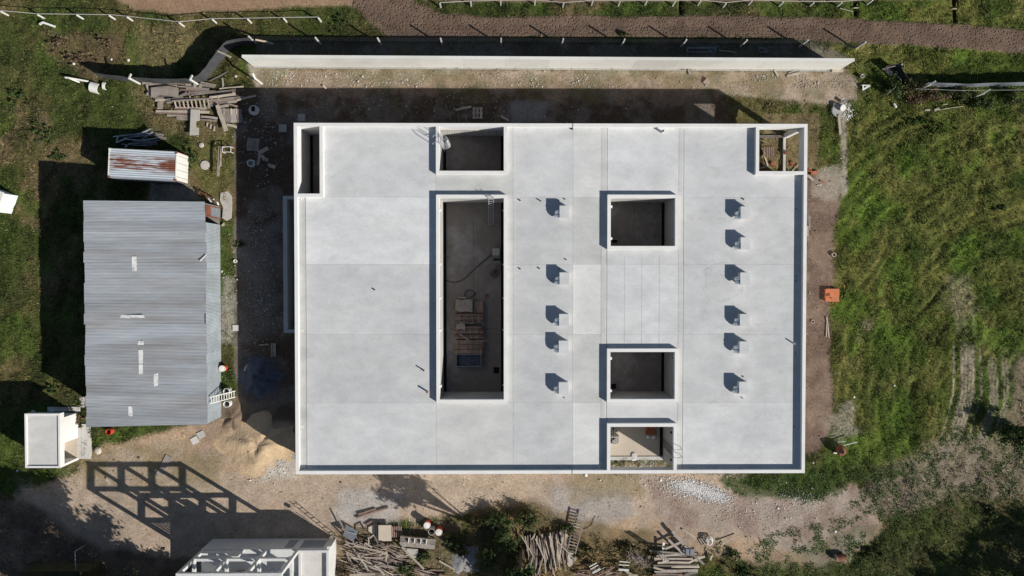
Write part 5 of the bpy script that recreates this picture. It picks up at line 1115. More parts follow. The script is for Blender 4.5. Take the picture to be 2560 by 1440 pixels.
# low infill walls with louvre bars on the first floor
part(UB, 'infill_wall', MB().box(cxs[1]+.13, yF-.09, Z1, cxs[2]-.13, yF+.09, Z2-.62), M['fine']); part(UB, 'infill_wall', MB().box(cxs[0]+.13, yB-.08, Z1, cxs[1]-.13, yB+.08, Z1+.75), M['fine'])
part(UB, 'infill_wall', MB().box(cxs[2]+.13, yF-.09, Z1, cxs[3]-.13, yF+.09, Z1+.9), M['fine']); part(UB, 'infill_wall', MB().box(cxs[1]+.13, yB-.08, Z1, cxs[1]+.8, yB+.08, Z2-.62), M['fine'])
for k in range(6): x = cxs[0]+.35+k*.36; part(UB, 'louvre_bar', MB().box(x, yF-.06, Z1, x+.1, yF+.06, Z2-.35), M['rust'])
for k in range(3): x = cxs[1]+.3+k*.22; part(UB, 'louvre_bar', MB().box(x, yF+.5, Z1, x+.09, yF+.56, Z1+1.6), M['rust'])
part(UB, 'upper_wall', MB().box(cxs[3]-.1, yF-1.6, Z1, cxs[3]+.1, yF-.135, Z2-.3), M['fine'])
for bx in ((uxm-1.3, uy1-1.5, uxm-1.1, uy1-1.2, Z1+1.2), (uxm-2.4, uy1-2.0, uxm-2.2, uy1-1.8, Z1+.9)): part(UB, 'stub_pier', MB().box(bx[0], bx[1], Z1-.03, bx[2], bx[3], bx[4]), M['fine'])
q = P(822, 1368, 3.05); part(UB, 'vent_stub', MB().box(q.x-.12, q.y-.12, Z1+.3, q.x+.12, q.y+.12, Z1+.55), M['fine'])
ladder('leaning_ladder', 'grey wooden ladder leaning on the rear corner of the unfinished block', P(832, 1336, 0), P(826, 1350, 2.9), .4, 7, M['wood'], .06, side=(1, 0.2, 0))

# ------------------------------------------------------------------ lumber piles
def zc(ox, oy, s): return lambda x, y, z: P(ox+x/s, oy+y/s, z)
LZ = zc(350, 190, 8.53)
lp = thing('lumber_pile', 'large flat pile of weathered boards beside the cloth fence', 'lumber pile', P(470, 255, 0))
k = 0
for x1, y1, x2, y2, w_, kd in ((60, 150, 790, 155, 45, 'wood'), (180, 128, 790, 132, 30, 'wood'), (790, 150, 950, 165, 70, 'wood'), (970, 180, 1300, 205, 75, 'woodpale'), (200, 190, 780, 210, 40, 'woodpale'), (140, 180, 230, 380, 60, 'wood'),
    (140, 380, 260, 400, 70, 'woodpale'), (280, 460, 700, 455, 45, 'wood'), (330, 515, 620, 520, 55, 'woodpale'), (430, 545, 430, 705, 110, 'woodpale'), (850, 290, 1600, 335, 35, 'wooddark'), (810, 220, 1470, 275, 30, 'wood'),
    (980, 268, 1470, 290, 38, 'wood'), (1030, 360, 1600, 330, 45, 'wood'), (1100, 405, 2030, 300, 34, 'wood'), (1480, 425, 1850, 380, 30, 'wood'), (1450, 530, 2200, 450, 42, 'wood'), (1480, 565, 2060, 505, 40, 'wooddark'),
    (1480, 600, 2060, 540, 42, 'wood'), (1440, 640, 1880, 570, 50, 'wood'), (1690, 270, 2200, 222, 25, 'woodpale'), (1700, 310, 2000, 330, 45, 'wood'), (350, 755, 1470, 775, 55, 'woodpale'), (580, 838, 1110, 858, 40, 'wood'),
    (360, 790, 1110, 810, 24, 'wooddark'), (780, 895, 1110, 920, 75, 'wood'), (1300, 865, 1650, 900, 45, 'wood'), (1280, 930, 1640, 960, 30, 'wood'), (1850, 1035, 2060, 1085, 55, 'woodpale'), (1300, 130, 1610, 200, 28, 'woodpale'), (1300, 190, 1590, 230, 60, 'wood'),
    (1700, 660, 1890, 632, 55, 'woodpale'), (740, 690, 1300, 700, 45, 'wooddark'), (1290, 715, 1400, 720, 50, 'wood'), (1310, 690, 1320, 640, 60, 'wood'), (2090, 655, 1900, 600, 40, 'wooddark'), (1690, 330, 2030, 370, 45, 'wood'), (700, 640, 1050, 620, 40, 'wooddark'),
    (1480, 480, 2100, 420, 34, 'wood'), (820, 330, 1000, 350, 40, 'wood'), (820, 380, 1100, 400, 40, 'wooddark')):
    plank(lp, LZ(x1, y1, .14+.012*(k % 17)), LZ(x2, y2, .14+.012*(k % 17)+.03), w_/8.53/PPM, .045, kd); k += 1
for x1, y1, x2, y2, w_, kd in ((235, 335, 815, 335, 205, 'wood'), (800, 460, 1010, 370, 55, 'wood'), (570, 500, 1125, 490, 42, 'wood'), (1480, 465, 2030, 385, 48, 'woodpale'), (570, 580, 700, 540, 55, 'wood'), (2070, 515, 2470, 420, 42, 'woodpale'), (1170, 140, 1170, 240, 30, 'woodpale'), (1290, 160, 1290, 250, 40, 'woodpale'), (1640, 620, 1840, 1160, 85, 'woodpale')):
    plank(lp, LZ(x1, y1, .40+.01*(k % 9)), LZ(x2, y2, .42+.01*(k % 9)), w_/8.53/PPM, .04, kd); k += 1
pf = thing('slatted_frame', 'ladder-like slatted wooden frame on top of the large lumber pile', 'wooden frame', P(478, 255, .3))
part(pf, 'rail', MB().bar(LZ(690, 535, .62), LZ(1470, 485, .62), .13, .09), M['wood']); part(pf, 'rail', MB().bar(LZ(755, 668, .5), LZ(1430, 690, .5), .1, .08), M['wood'])
for i in range(9): x = 740+i*88; plank(pf, LZ(x, 545-i*6, .66), LZ(x+35, 668+i*3, .56), .12, .03, 'woodpale', 'slat')
for i in range(5): x = 760+i*150; plank(pf, LZ(x+300, 430, .5), LZ(x+320, 500, .52), .1, .03, 'woodpale', 'slat')
t = thing('wooden_door', 'broad pale panelled board at the right end of the lumber pile', 'panel', P(590, 290, 0))
for i in range(4): a, b_ = LZ(1745+i*122, 700, .2+.004*i), LZ(1765+i*120, 990, .2+.004*i); plank(t, a, b_, 118/8.53/PPM, .04, 'wood')
for x in (1790, 1940, 2050): plank(t, LZ(x, 690, .25), LZ(x, 820, .25), .1, .04, 'woodpale', 'batten')
a = LZ(1190, 1000, .15); q = LZ(1190, 730, .3); q2 = LZ(1185, 1275, .1)
t = thing('concrete_slab', 'pale concrete slab with a broken corner lying across the lumber pile edge', 'slab', (a.x, a.y, 0)); pl = [LZ(x, y, .2) for x, y in ((1115, 725), (1300, 735), (1300, 960), (1215, 985), (1225, 1110), (1280, 1120), (1280, 1270), (1090, 1280))]
part(t, 'slab', MB().prism([(p.x, p.y) for p in pl], .45, .53), M['cement']); part(t, 'support', MB().box(q2.x-.2, q2.y+.1, 0, q2.x+.2, q2.y+.4, .45), M['grey']); part(t, 'support', MB().box(a.x-.2, a.y+.6, 0, a.x+.2, a.y+.9, .45), M['grey'])
t = thing('small_frame', 'short ladder-shaped offcut in front of the lumber pile', 'wooden frame', P(530, 318, 0))
for i in range(3): plank(t, LZ(1440+i*75, 990+i*40, .12), LZ(1500-i*0+i*75-70, 1075+i*50, .12), .13, .03, 'woodpale', 'slat')
for s in (0, 1): plank(t, LZ(1440-30*s, 1000+70*s, .08), LZ(1640-30*s, 1090+75*s, .08), .05, .04, 'wooddark', 'rail')
# bench-like planks and cage near the container
loose_plank(549, 366, 545, 440, 6, 'long narrow board lying beside the wire cage', .6, 'wood', .06)
loose_plank(553, 368, 551, 415, 4, 'second shorter board resting on the narrow board', .68, 'wood', .05)
t = thing('wire_cage', 'small white metal stand at the edge of the shade near the container', 'stand', P(567, 374, 0))
for z, e in ((.1, 0), (.75, .0)):
    for x1, y1, x2, y2 in ((556, 367, 577, 367), (556, 380, 577, 380), (577, 367, 577, 380), (556, 367, 556, 380)): part(t, 'bar', MB().bar(P(x1, y1, z), P(x2, y2, z), .05), M['whiteplastic'])
for x, y in ((556, 367), (577, 367), (577, 380), (556, 380)): q = P(x, y, .75); part(t, 'leg', MB().bar((q.x, q.y, 0), (q.x, q.y, .75), .045), M['whiteplastic'])
q = P(513, 413, .0); solo('manhole_cover', 'round pale concrete cover in the grass near the container', 'cover', MB().lathe([(.40, -.02), (.41, .07), (.36, .09), (.12, .1)], (q.x, q.y, 0), 22), M['cement'], (q.x, q.y, 0))
q = P(504, 363, .0); solo('rock', 'pale lump of rock above the round cover', 'rock', MB().lathe([(.22, -.02), (.25, .08), (.17, .16), (.05, .19)], (q.x, q.y, 0), 9), M['stone'], (q.x, q.y, 0))
# pile of dark frames and tubes behind the container
SZ = zc(250, 300, 5.14)
sp_ = thing('scrap_pile', 'dark pile of steel frames and tubes behind the container', 'scrap pile', P(345, 350, 0))
for i, (x1, y1, x2, y2) in enumerate(((170, 215, 520, 175), (520, 175, 650, 115), (210, 290, 240, 200), (210, 290, 320, 245), (320, 245, 540, 265), (540, 265, 750, 230), (325, 345, 390, 300), (240, 200, 480, 180), (300, 230, 700, 190), (340, 320, 760, 260), (260, 260, 640, 140),
                                          (390, 300, 720, 290), (420, 330, 740, 310), (280, 310, 600, 330), (450, 200, 690, 160), (500, 280, 680, 150), (380, 215, 660, 175))):
    part(sp_, 'tube', MB().bar(SZ(x1, y1, .25+.05*(i % 6)), SZ(x2, y2, .3+.05*((i+2) % 6)), .09 if i < 7 else .07), M['galv' if i < 7 else 'bluegrey'])
for i in range(4): plank(sp_, SZ(420+i*80, 260+i*8, .15), SZ(640+i*30, 330-i*10, .2), .3, .03, 'wooddark', 'board')
t = thing('log_pile', 'small bundle of brown branches beside the dark scrap pile', 'branches', P(402, 337, 0))
for i in range(12): a = SZ(700+rnd.uniform(0, 60), 160+i*7, .1+.02*i); part(t, 'branch', MB().tube([a, SZ(800+rnd.uniform(0, 50), 175+i*7+rnd.uniform(-15, 15), .12+.02*i)], .04, 6), M['wood'])
# bottom centre: tangle of thin boards
BZ = zc(840, 1270, 8.47)
bp = thing('board_tangle', 'big tangle of thin grey boards beside the unfinished block', 'lumber pile', P(945, 1400, 0)); r = random.Random(5)
for i in range(150):
    x = r.uniform(300, 1350); y = r.uniform(760, 1440)+(x-800)*.1; L = r.uniform(280, 800); an = r.gauss(.30, .22) if r.random() < .8 else r.uniform(-1.2, 1.3)
    dx, dy = math.cos(an)*L/2, math.sin(an)*L/2; z = .06+.9*r.random()*max(.15, 1-abs(x-800)/700)
    plank(bp, BZ(x-dx, y-dy, z), BZ(x+dx, y+dy, z+r.uniform(-.1, .15)), r.uniform(.045, .10), .035, r.choice(('wood', 'wood', 'woodpale', 'wooddark')))
for x1, y1, x2, y2, w_ in ((460, 980, 690, 1330, 32), (600, 840, 620, 735, 32), (620, 740, 760, 830, 34), (920, 1010, 1085, 925, 34), (1075, 925, 1060, 1140, 34), (820, 1210, 1030, 1420, 40), (1390, 830, 1860, 1290, 40), (690, 620, 690, 800, 30), (790, 560, 890, 740, 30), (800, 565, 720, 640, 28), (330, 1040, 560, 1100, 36), (290, 1425, 820, 1400, 48), (390, 800, 1000, 940, 36)):
    plank(bp, BZ(x1, y1, 1.0), BZ(x2, y2, 1.05), w_/8.47/PPM, .045, 'woodpale' if w_ > 33 else 'wood')
bp2 = thing('board_tangle', 'smaller scatter of long boards right of the big tangle', 'lumber pile', P(1080, 1425, 0))
for i in range(16):
    x = r.uniform(1650, 2300); y = 1290+(x-1650)*.16+r.uniform(-40, 120); L = r.uniform(250, 600); an = r.gauss(.18, .15); dx, dy = math.cos(an)*L/2, math.sin(an)*L/2
    plank(bp2, BZ(x-dx, y-dy, .08+.02*i), BZ(x+dx, y+dy, .1+.02*i), r.uniform(.07, .13), .04, r.choice(('wood', 'wooddark', 'wood')))
loose_plank(1098, 1402, 1137, 1424, 4.5, 'long tan plank lying against the grey gravel', .25, 'woodpale', .08)
for k, (x1, y1, x2, y2, lb) in enumerate(((892, 1294, 971, 1269, 'lower of two long dark beams on the yard'), (896, 1286, 940, 1272, 'upper thinner dark beam on the yard'))): loose_plank(x1, y1, x2, y2, 4.5, lb, .12, 'wooddark', .14)
loose_plank(914, 1312, 932, 1302, 4, 'short dark beam below the long beams', .12, 'wooddark', .12); loose_plank(842, 1288, 858, 1320, 3, 'leaning stick at the corner of the unfinished block', .5, 'wood', .06); loose_plank(743, 1283, 776, 1307, 2.2, 'thin lath at the edge of the block shadow', .1, 'wood', .05)
# slabs, trough
t = thing('tilted_panel', 'dark slate-grey tilted panel with a pale seam beside the tangle', 'panel', P(877, 1334, 0)); a = [BZ(x, y, z) for x, y, z in ((210, 350, .3), (470, 510, .35), (360, 720, 1.0), (150, 590, .95))]
nrm = (a[1]-a[0]).cross(a[3]-a[0]).normalized()*.05
mb = MB().add(a+[p-nrm for p in a], [(0, 1, 2, 3), (7, 6, 5, 4), (0, 4, 5, 1), (1, 5, 6, 2), (2, 6, 7, 3), (3, 7, 4, 0)]); part(t, 'sheet', mb, M['tarp']); part(t, 'seam', MB().bar(BZ(185, 480, .68), BZ(430, 560, .7), .05, .04), M['galv']); part(t, 'prop', MB().bar(BZ(360, 700, 0), BZ(370, 710, .95), .1), M['wood'])
part(t, 'prop', MB().bar(BZ(160, 590, 0), BZ(160, 590, .9), .1), M['wood'])
t = thing('concrete_slab', 'rectangular cream slab beside the dark tilted panel', 'slab', P(962, 1335, 0)); a0, b0, a1, b1 = rect(840+900/8.47, 1270+365/8.47, 840+1170/8.47, 1270+700/8.47, .5)
part(t, 'slab', MB().box(a0, b0, .42, a1, b1, .52), M['floorpale']); part(t, 'edge_board', MB().box(a0-.22, b0-.1, .0, a0-.02, b1+.1, .45), M['darksteel']); part(t, 'support', MB().box(a0+.2, b0+.2, 0, a1-.2, b1-.2, .42), M['grey'])
for i in range(5): plank(t, BZ(1200+i*45, 390, .3), BZ(1190+i*45, 620, .3), .12, .04, 'wooddark', 'slat')
pl = [BZ(x, y, .1) for x, y in ((690, 400), (840, 340), (840, 540), (770, 545), (690, 480))]; solo('concrete_slab', 'small tan slab left of the cream slab', 'slab', MB().prism([(p.x, p.y) for p in pl], .0, .16), M['floorpale'], tuple(pl[0]))
pl = [BZ(x, y, .1) for x, y in ((1510, 830), (1740, 850), (1740, 960), (1700, 1040), (1560, 1000), (1500, 900))]; solo('concrete_slab', 'pale round-edged slab below the grey trough', 'slab', MB().prism([(p.x, p.y) for p in pl], .3, .4), M['cement'], tuple(pl[0]))
t = thing('trough', 'grey wooden trough with pale dividers beside the drums', 'trough', P(1045, 1357, 0)); ang_ = math.atan2(-(885-810), 2100-1345)
a = BZ(1725, 740, .7); t.location = (a.x, a.y, 0); t.rotation_euler.z = ang_; L, Wd = 3.15, .95
part(t, 'bottom', MB().box(-L/2, -Wd/2, .5, L/2, Wd/2, .56), M['wood'], world=False); part(t, 'side_board', MB().box(-L/2, -Wd/2, .56, L/2, -Wd/2+.42, .60), M['wood'], world=False); part(t, 'side_board', MB().box(-L/2, Wd/2-.06, .56, L/2, Wd/2, .8), M['wood'], world=False)
for x in (-.8, -.28, .28, .78): part(t, 'divider', MB().box(x-.03, -.05, .56, x+.03, Wd/2-.06, .78), M['whiteplastic'], world=False)
for x in (-L/2+.2, L/2-.2):
    for y in (-.35, .35): part(t, 'leg', MB().box(x-.05, y-.05, 0, x+.05, y+.05, .5), M['wood'], world=False)
# pole pile
VZ = zc(1290, 1280, 9.0)
vp = thing('pole_pile', 'fan of long thin poles lying side by side at the bottom edge', 'pole pile', P(1365, 1385, 0)); r = random.Random(9)
for i in range(62):
    u = i/61; x = 230+u*900+r.uniform(-40, 40); y0 = 560-200*max(0, u-.5)*1.6+r.uniform(-60, 90); L = r.uniform(500, 900) if .2 < u < .9 else r.uniform(300, 480); sl2 = r.gauss(.06, .12)
    plank(vp, VZ(x, y0, .15+.35*r.random()), VZ(x+sl2*L, y0+L, .1+.35*r.random()), r.uniform(.06, .11), r.uniform(.05, .08), r.choice(('wood', 'wood', 'woodpale', 'wooddark')), 'pole')
for x1, y1, x2, y2 in ((110, 520, 400, 1010), (430, 490, 350, 620), (920, 650, 1310, 1060), (750, 540, 910, 1310), (440, 600, 640, 1050), (200, 540, 290, 970), (910, 540, 990, 1300), (1060, 560, 960, 1120)): plank(vp, VZ(x1, y1, .6), VZ(x2, y2, .62), .10, .07, 'woodpale', 'pole')
ladder('ladder', 'weathered wooden ladder lying beside the pole pile', VZ(1235, 920, .35), VZ(1470, 40, .45), .85*.95, 13, M['wood'], .09)
pl = [VZ(x, y, .2) for x, y in ((1180, 900), (1290, 930), (1270, 1190), (1200, 1240), (1150, 1170))]; solo('concrete_slab', 'pale broken slab at the foot of the wooden ladder', 'slab', MB().prism([(p.x, p.y) for p in pl], .0, .2), M['cement'], tuple(pl[0]))
q = VZ(1330, 1050, .2); solo('wood_block', 'small tan wood block beside the ladder foot', 'wood block', MB().bar((q.x-.08, q.y-.15, .3), (q.x+.05, q.y+.2, .3), .2, .2), M['woodpale'], tuple(q))
hose('hose', 'thin dark cable curling over the earth beside the ladder', [(1447, 1322), (1465, 1321), (1478, 1312), (1483, 1300), (1489, 1290)], .05, .02, M['black'])
# right plank pile
RZ = zc(1460, 1300, 6.737)
rp = thing('lumber_pile', 'stack of long grey planks at the bottom right of centre', 'lumber pile', P(1690, 1415, 0)); r = random.Random(3)
for i in range(46):
    y = 560+i*9.5+r.uniform(-12, 12); x0 = 1170+r.uniform(-30, 120); L = r.uniform(350, 700); sl2 = r.gauss(.01, .045)
    if r.random() < .35: x0 += r.uniform(0, 300); L *= .7
    plank(rp, RZ(x0, y, .25+.3*r.random()), RZ(x0+L, y+sl2*L, .25+.3*r.random()), r.uniform(.09, .17), .05, r.choice(('wood', 'wood', 'woodpale', 'wood', 'wooddark')))
for x1, y1, x2, y2, w_, kd in ((1180, 650, 1830, 655, 30, 'woodpale'), (1240, 720, 1760, 715, 34, 'woodpale'), (1760, 720, 2035, 610, 36, 'woodpale'), (1170, 770, 1900, 765, 28, 'wood'), (1810, 560, 2020, 750, 38, 'wood'), (1100, 515, 1840, 590, 30, 'wood'), (1370, 490, 1650, 365, 36, 'wood'), (1420, 330, 1650, 555, 40, 'wood'), (1490, 190, 1690, 410, 62, 'wood'), (1090, 660, 1110, 600, 40, 'wood'), (1700, 930, 1910, 870, 60, 'wood'), (1400, 860, 1910, 850, 45, 'wood'), (1170, 800, 1400, 860, 34, 'woodpale'), (1470, 790, 1940, 790, 30, 'woodpale')):
    plank(rp, RZ(x1, y1, .62), RZ(x2, y2, .64), w_/6.737/PPM, .05, kd)
t = thing('white_frame_gate', 'white upright wooden frame casting a lattice shadow at the plank stack', 'wooden frame', P(1652, 1372, 0))
gA, gB = RZ(1300, 590, 0), RZ(1245, 600, 0)
for i, xx in enumerate((1245, 1285, 1325)): q = RZ(xx, 560-i*4, 0); part(t, 'upright', MB().bar((q.x, q.y, 0), (q.x+.05, q.y+.1, 2.2), .08), M['whiteplastic'])
for z in (.5, 1.1, 1.7, 2.1): a, b_ = RZ(1245, 560, 0), RZ(1325, 552, 0); part(t, 'cross_bar', MB().bar((a.x+.02, a.y+.05, z), (b_.x+.03, b_.y+.05, z), .06), M['whiteplastic'])
part(t, 'board', MB().bar(RZ(1325, 590, .4), RZ(1345, 380, .5), .2, .05), M['whiteplastic'])
q = RZ(1690, 470, 0); pl = [RZ(x, y, .1) for x, y in ((1640, 410), (1780, 470), (1780, 560), (1620, 540))]; solo('sheet_metal', 'grey flat sheet lying behind the plank stack', 'sheet', MB().prism([(p.x, p.y) for p in pl], .1, .13), M['grey'], tuple(pl[0]))
t = thing('grey_crate', 'small grey steel crate with dark bars on the plank stack', 'crate', P(1722, 1376, .5)); a = rect(1711, 1371, 1735, 1384, .7)
part(t, 'box', MB().box(a[0], a[1], .66, a[2], a[3], .92), M['tarp'])
for x in (a[0]+.05, (a[0]+a[2])/2): part(t, 'bar', MB().box(x, a[1]-.02, .92, x+.05, a[3]+.02, .95), M['darksteel'])
loose_plank(1706, 1323, 1741, 1346, 5, 'pale straight board on the earth above the plank stack', .1, 'woodpale', .06); loose_plank(1676, 1324, 1679, 1342, 2.4, 'short thin stick above the plank stack', .1, 'wood', .04)
t = thing('coiled_rope', 'pale coil of rope and slatted crate lid on the earth', 'rope coil', P(1772, 1350, 0)); q = RZ(2110, 350, .25)
part(t, 'coil', MB().tube([(q.x+.32*math.cos(u)*(1-.01*i), q.y+.42*math.sin(u)*(1-.01*i), .3+.006*i) for i, u in enumerate([i*.35 for i in range(48)])], .03, 6), M['whiteplastic'])
for i in range(6): plank(t, RZ(1935+i*33, 330-i*18+0, .15), RZ(2020+i*33, 440-i*18, .15), .08, .03, 'woodpale', 'slat')
plank(t, RZ(1925, 340, .11), RZ(2070, 240, .11), .1, .04, 'wooddark', 'rail'); plank(t, RZ(2010, 440, .11), RZ(2150, 340, .11), .1, .04, 'wooddark', 'rail'); plank(t, RZ(2080, 560, .2), RZ(2140, 400, .25), .06, .03, 'woodpale', 'tail')
loose_plank(1775, 1400, 1781, 1388, 4.5, 'white post stump in the weeds right of the plank stack', .3, 'woodpale', .15)
def stool(px, py, s, rz, label):
    q = P(px, py, 0); t = thing('steel_stand', label, 'stand', (q.x, q.y, 0), rz, 'pale steel stands')
    for x in (-s, s):
        for y in (-s*.8, s*.8): part(t, 'leg', MB().box(x-.03, y-.03, 0, x+.03, y+.03, .75), M['tarp'], world=False)
    for y in (-s*.8, 0.05, s*.8): part(t, 'top_bar', MB().box(-s-.03, y-.035, .75, s+.03, y+.035, .8), M['whiteplastic'], world=False)
    part(t, 'front_plate', MB().box(-s-.04, -s*.8-.12, .6, s+.04, -s*.8-.04, .82), M['whiteplastic'], world=False)
stool(1484, 1411, .36, .5, 'small pale steel stand tilted in the grass left of its larger twin'); stool(1557, 1406, .42, -.08, 'larger pale steel stand in the grass left of the plank stack')
stp = thing('scrap_heap', 'dark heap of laths along the bottom edge below the steel stands', 'scrap pile', P(1510, 1433, 0))
for i in range(26): x, y = 1450+r.uniform(0, 110), 1424+r.uniform(0, 22); an = r.gauss(-.15, .35); L = r.uniform(10, 32); plank(stp, P(x-math.cos(an)*L, y-math.sin(an)*L, .08+.02*i), P(x+math.cos(an)*L, y+math.sin(an)*L, .1+.02*i), .08, .04, r.choice(('wooddark', 'wood', 'wooddark')))
loose_plank(1560, 1424, 1580, 1438, 6, 'grey board slanting into the bottom edge', .3, 'wood', .06); loose_plank(1571, 1440, 1594, 1438, 5, 'white board at the bottom edge', .3, 'woodpale', .05)
t = thing('brushwood', 'pile of bare thorny brushwood left of the plank stack', 'brushwood', P(1600, 1405, 0)); mb = MB()
for i in range(160): x, y = RZ(0, 0, 0).x*0+r.uniform(760, 1130), 0; y = 560+(x-760)*.55+r.uniform(-60, 60); a = RZ(x, y, r.uniform(.05, .5)); b_ = a+Vector((r.uniform(-.6, .6), r.uniform(-.5, .5), r.uniform(-.1, .5))); mb.bar(a, b_, .018)
part(t, 'twigs', mb, M['wood'])

# ------------------------------------------------------------------ drums
def drum(px, py, label, body, lid=None, h=.9, r_=.29, topm=None):
    q = P(px, py, 0); t = thing('drum', label, 'drum', (q.x, q.y, 0), group='upright drums')
    prof = [(r_*.97, 0), (r_, .02), (r_, h*.33), (r_*1.03, h*.35), (r_, h*.37), (r_, h*.66), (r_*1.03, h*.68), (r_, h*.70), (r_, h-.02), (r_*1.02, h), (r_*.92, h), (r_*.92, h-.05)]
    if lid: part(t, 'shell', MB().lathe(prof, n=22), M[body], world=False); part(t, 'lid', MB().lathe([(r_*.93, h-.04), (r_*.93, h-.012), (r_*.5, h+.005), (.01, h+.006)], n=22), M[lid], world=False); part(t, 'rim', MB().lathe([(r_*1.0, h-.14), (r_*1.05, h-.13), (r_*1.05, h+.01), (r_*.95, h+.012), (r_*.93, h-.02)], n=22, close=False), M['whiteplastic'], world=False)
    else:
        part(t, 'shell', MB().lathe(prof+[(r_*.92, .1), (.01, .1)], n=22), M[body], world=False); part(t, 'residue', MB().lathe([(r_*.9, .1), (r_*.9, .18), (.01, .19)], n=22), M['gravel'], world=False)
    return t
drum(1070, 1306, 'red drum with a white lid, upper left of the three drums', 'red', 'chalk'); drum(1081, 1322, 'open grey drum between the two red drums', 'cement'); drum(1099, 1323, 'red drum with a white lid, right of the three drums', 'red', 'whiteplastic')
drum(563, 919, 'red drum with a cream lid against the metal shed', 'red', 'whiteplastic', .8, .27); drum(573, 976, 'open white drum above the shed ladder', 'whiteplastic', None, .8, .29); drum(574, 1007, 'open white drum below the shed ladder', 'whiteplastic', None, .8, .29)
drum(279, 1077, 'red and cream drum behind the white kiosk', 'red', None, .6, .25); drum(1240, 1315, 'open clay-coloured drum among the bushes', 'clay', None, .9, .27)

# ------------------------------------------------------------------ heaps
def heap(name, label, cx, cy, rx, ry, h, m, seed, rot=0.0):
    c = P(cx, cy, 0); n_, r0 = 40, 14; mb = MB(); vs = []; fs = []; A, B = rx/PPM, ry/PPM
    xs_ = []
    for i in range(r0+1):
        for k in range(n_): u = 2*math.pi*k/n_; s = i/r0; xs_.append((s, u))
    S = np.array([a_[0] for a_ in xs_]); U = np.array([a_[1] for a_ in xs_])
    wob = 1+.55*(fbm(np.cos(U)*2+seed*7.1+20, np.sin(U)*2+20, .8, 3, seed)-.5)*2
    X = c.x+np.cos(U+rot)*S*A*wob; Y = c.y+np.sin(U+rot)*S*B*wob; nzz = fbm(X+50, Y+50, .9, 4, seed+1)
    Z = h*(np.cos(np.pi*np.clip(S, 0, 1))*.5+.5)*(.35+1.3*nzz)+.10*(nzz-.5)-.04*(S > .97)
    vs = list(zip(X, Y, Z))
    for i in range(r0):
        for k in range(n_): fs.append((i*n_+k, (i+1)*n_+k, (i+1)*n_+(k+1) % n_, i*n_+(k+1) % n_))
    return solo(name, label, name.replace('_', ' '), mb.add(vs, fs), M[m], (c.x, c.y, 0), smooth=True)
heap('sand_heap', 'heap of yellow building sand lit beside the building corner', 648, 1112, 104, 78, .55, 'sand', 3); heap('gravel_heap', 'heap of dark blue-grey gravel in the shade of the building', 650, 942, 54, 50, .9, 'gravel', 5)
heap('gravel_patch', 'flat grey gravel heap right of the board tangle', 1160, 1402, 48, 38, .25, 'greygravel', 8); heap('earth_mound', 'brown earth mound shading into the sand heap', 590, 1040, 44, 46, .5, 'earth', 12)


# ------------------------------------------------------------------ things in the deep shade left of the building
DZ = zc(580, 220, 6.0)
q = DZ(340, 340, 0); t = thing('well_ring', 'round concrete well ring with a dark opening in the shade', 'well', (q.x, q.y, 0)); part(t, 'ring', MB().lathe([(.44, -.05), (.44, .3), (.36, .3), (.01, .29)], n=22), M['concrete'], world=False); part(t, 'hatch', MB().box(-.2, -.12, .27, .12, .32, .31), M['hole'], world=False)
a0, b0, a1, b1 = rect(580+225/6, 220+745/6, 580+405/6, 220+955/6, .1); t = thing('pallet', 'grey slatted pallet lying in the shade left of the building', 'pallet', ((a0+a1)/2, (b0+b1)/2, .02), -.1)
for i in range(7): plank(t, (t.location.x-.45+i*.15, t.location.y-.55, .14), (t.location.x-.45+i*.15, t.location.y+.55, .14+.002*i), .09, .02, 'woodpale', 'slat')
for s in (-.5, 0, .5): plank(t, (t.location.x-.5, t.location.y+s, .08), (t.location.x+.5, t.location.y+s, .08), .08, .08, 'wood', 'bearer')
for i, (x1, y1, x2, y2, w_, lb) in enumerate(((400, 975, 540, 900, 60, 'broad board angled beside the shaded pallet'), (415, 980, 385, 1160, 45, 'pale board standing out below the shaded pallet'), (440, 1010, 490, 1080, 50, 'short board in the fan below the shaded pallet'), (540, 1150, 650, 1190, 55, 'lone short board right of the shaded fan of boards'))): a, b_ = DZ(x1, y1, .1), DZ(x2, y2, .12); o = plank(None, a, b_, w_/6/PPM, .06, 'woodpale'); tag(o, lb, 'plank')
q = DZ(300, 1135, 0); t = thing('pipe_ring', 'round white concrete ring below the shaded pallet', 'pipe ring', (q.x, q.y, 0)); part(t, 'ring', MB().lathe([(.33, 0), (.33, .4), (.23, .4), (.23, .03), (.01, .03)], n=20), M['concrete'], world=False); part(t, 'tap', MB().box(.26, -.1, .3, .36, .25, .42), M['galv'], world=False)
for i, (x, y, s, lb) in enumerate(((762, 605, .34, 'square grey paving slab near the rear corner in shade'), (1045, 445, .32, 'square grey paving slab touching the rear corner in shade'), (60+0, 0, 0, ''))):
    if s: q = DZ(x, y, 0); solo('paving_slab', lb, 'paving slab', MB().box(q.x-s, q.y-s, 0, q.x+s, q.y+s, .07), M['grey'], (q.x, q.y, 0), group='loose paving slabs')
q = P(590, 820, 0); solo('paving_slab', 'square pale slab at the shade edge beside the shed', 'paving slab', MB().box(q.x-.28, q.y-.27, 0, q.x+.28, q.y+.27, .08), M['concrete'], (q.x, q.y, 0), group='loose paving slabs')
for px, py, rz, lb in ((487, 1101, .5, 'left square slab on the path below the shed'), (503, 1087, .45, 'right square slab on the path below the shed')): q = P(px, py, 0); o = solo('paving_slab', lb, 'paving slab', MB().box(q.x-.32, q.y-.3, 0, q.x+.32, q.y+.3, .06), M['concrete'], (q.x, q.y, 0), group='loose paving slabs'); o.rotation_euler.z = rz
pallet('pallet', 'narrow pale pallet in the shade above the dark gravel', 678, 858, 691, 891, .02, 'woodpale', 3)
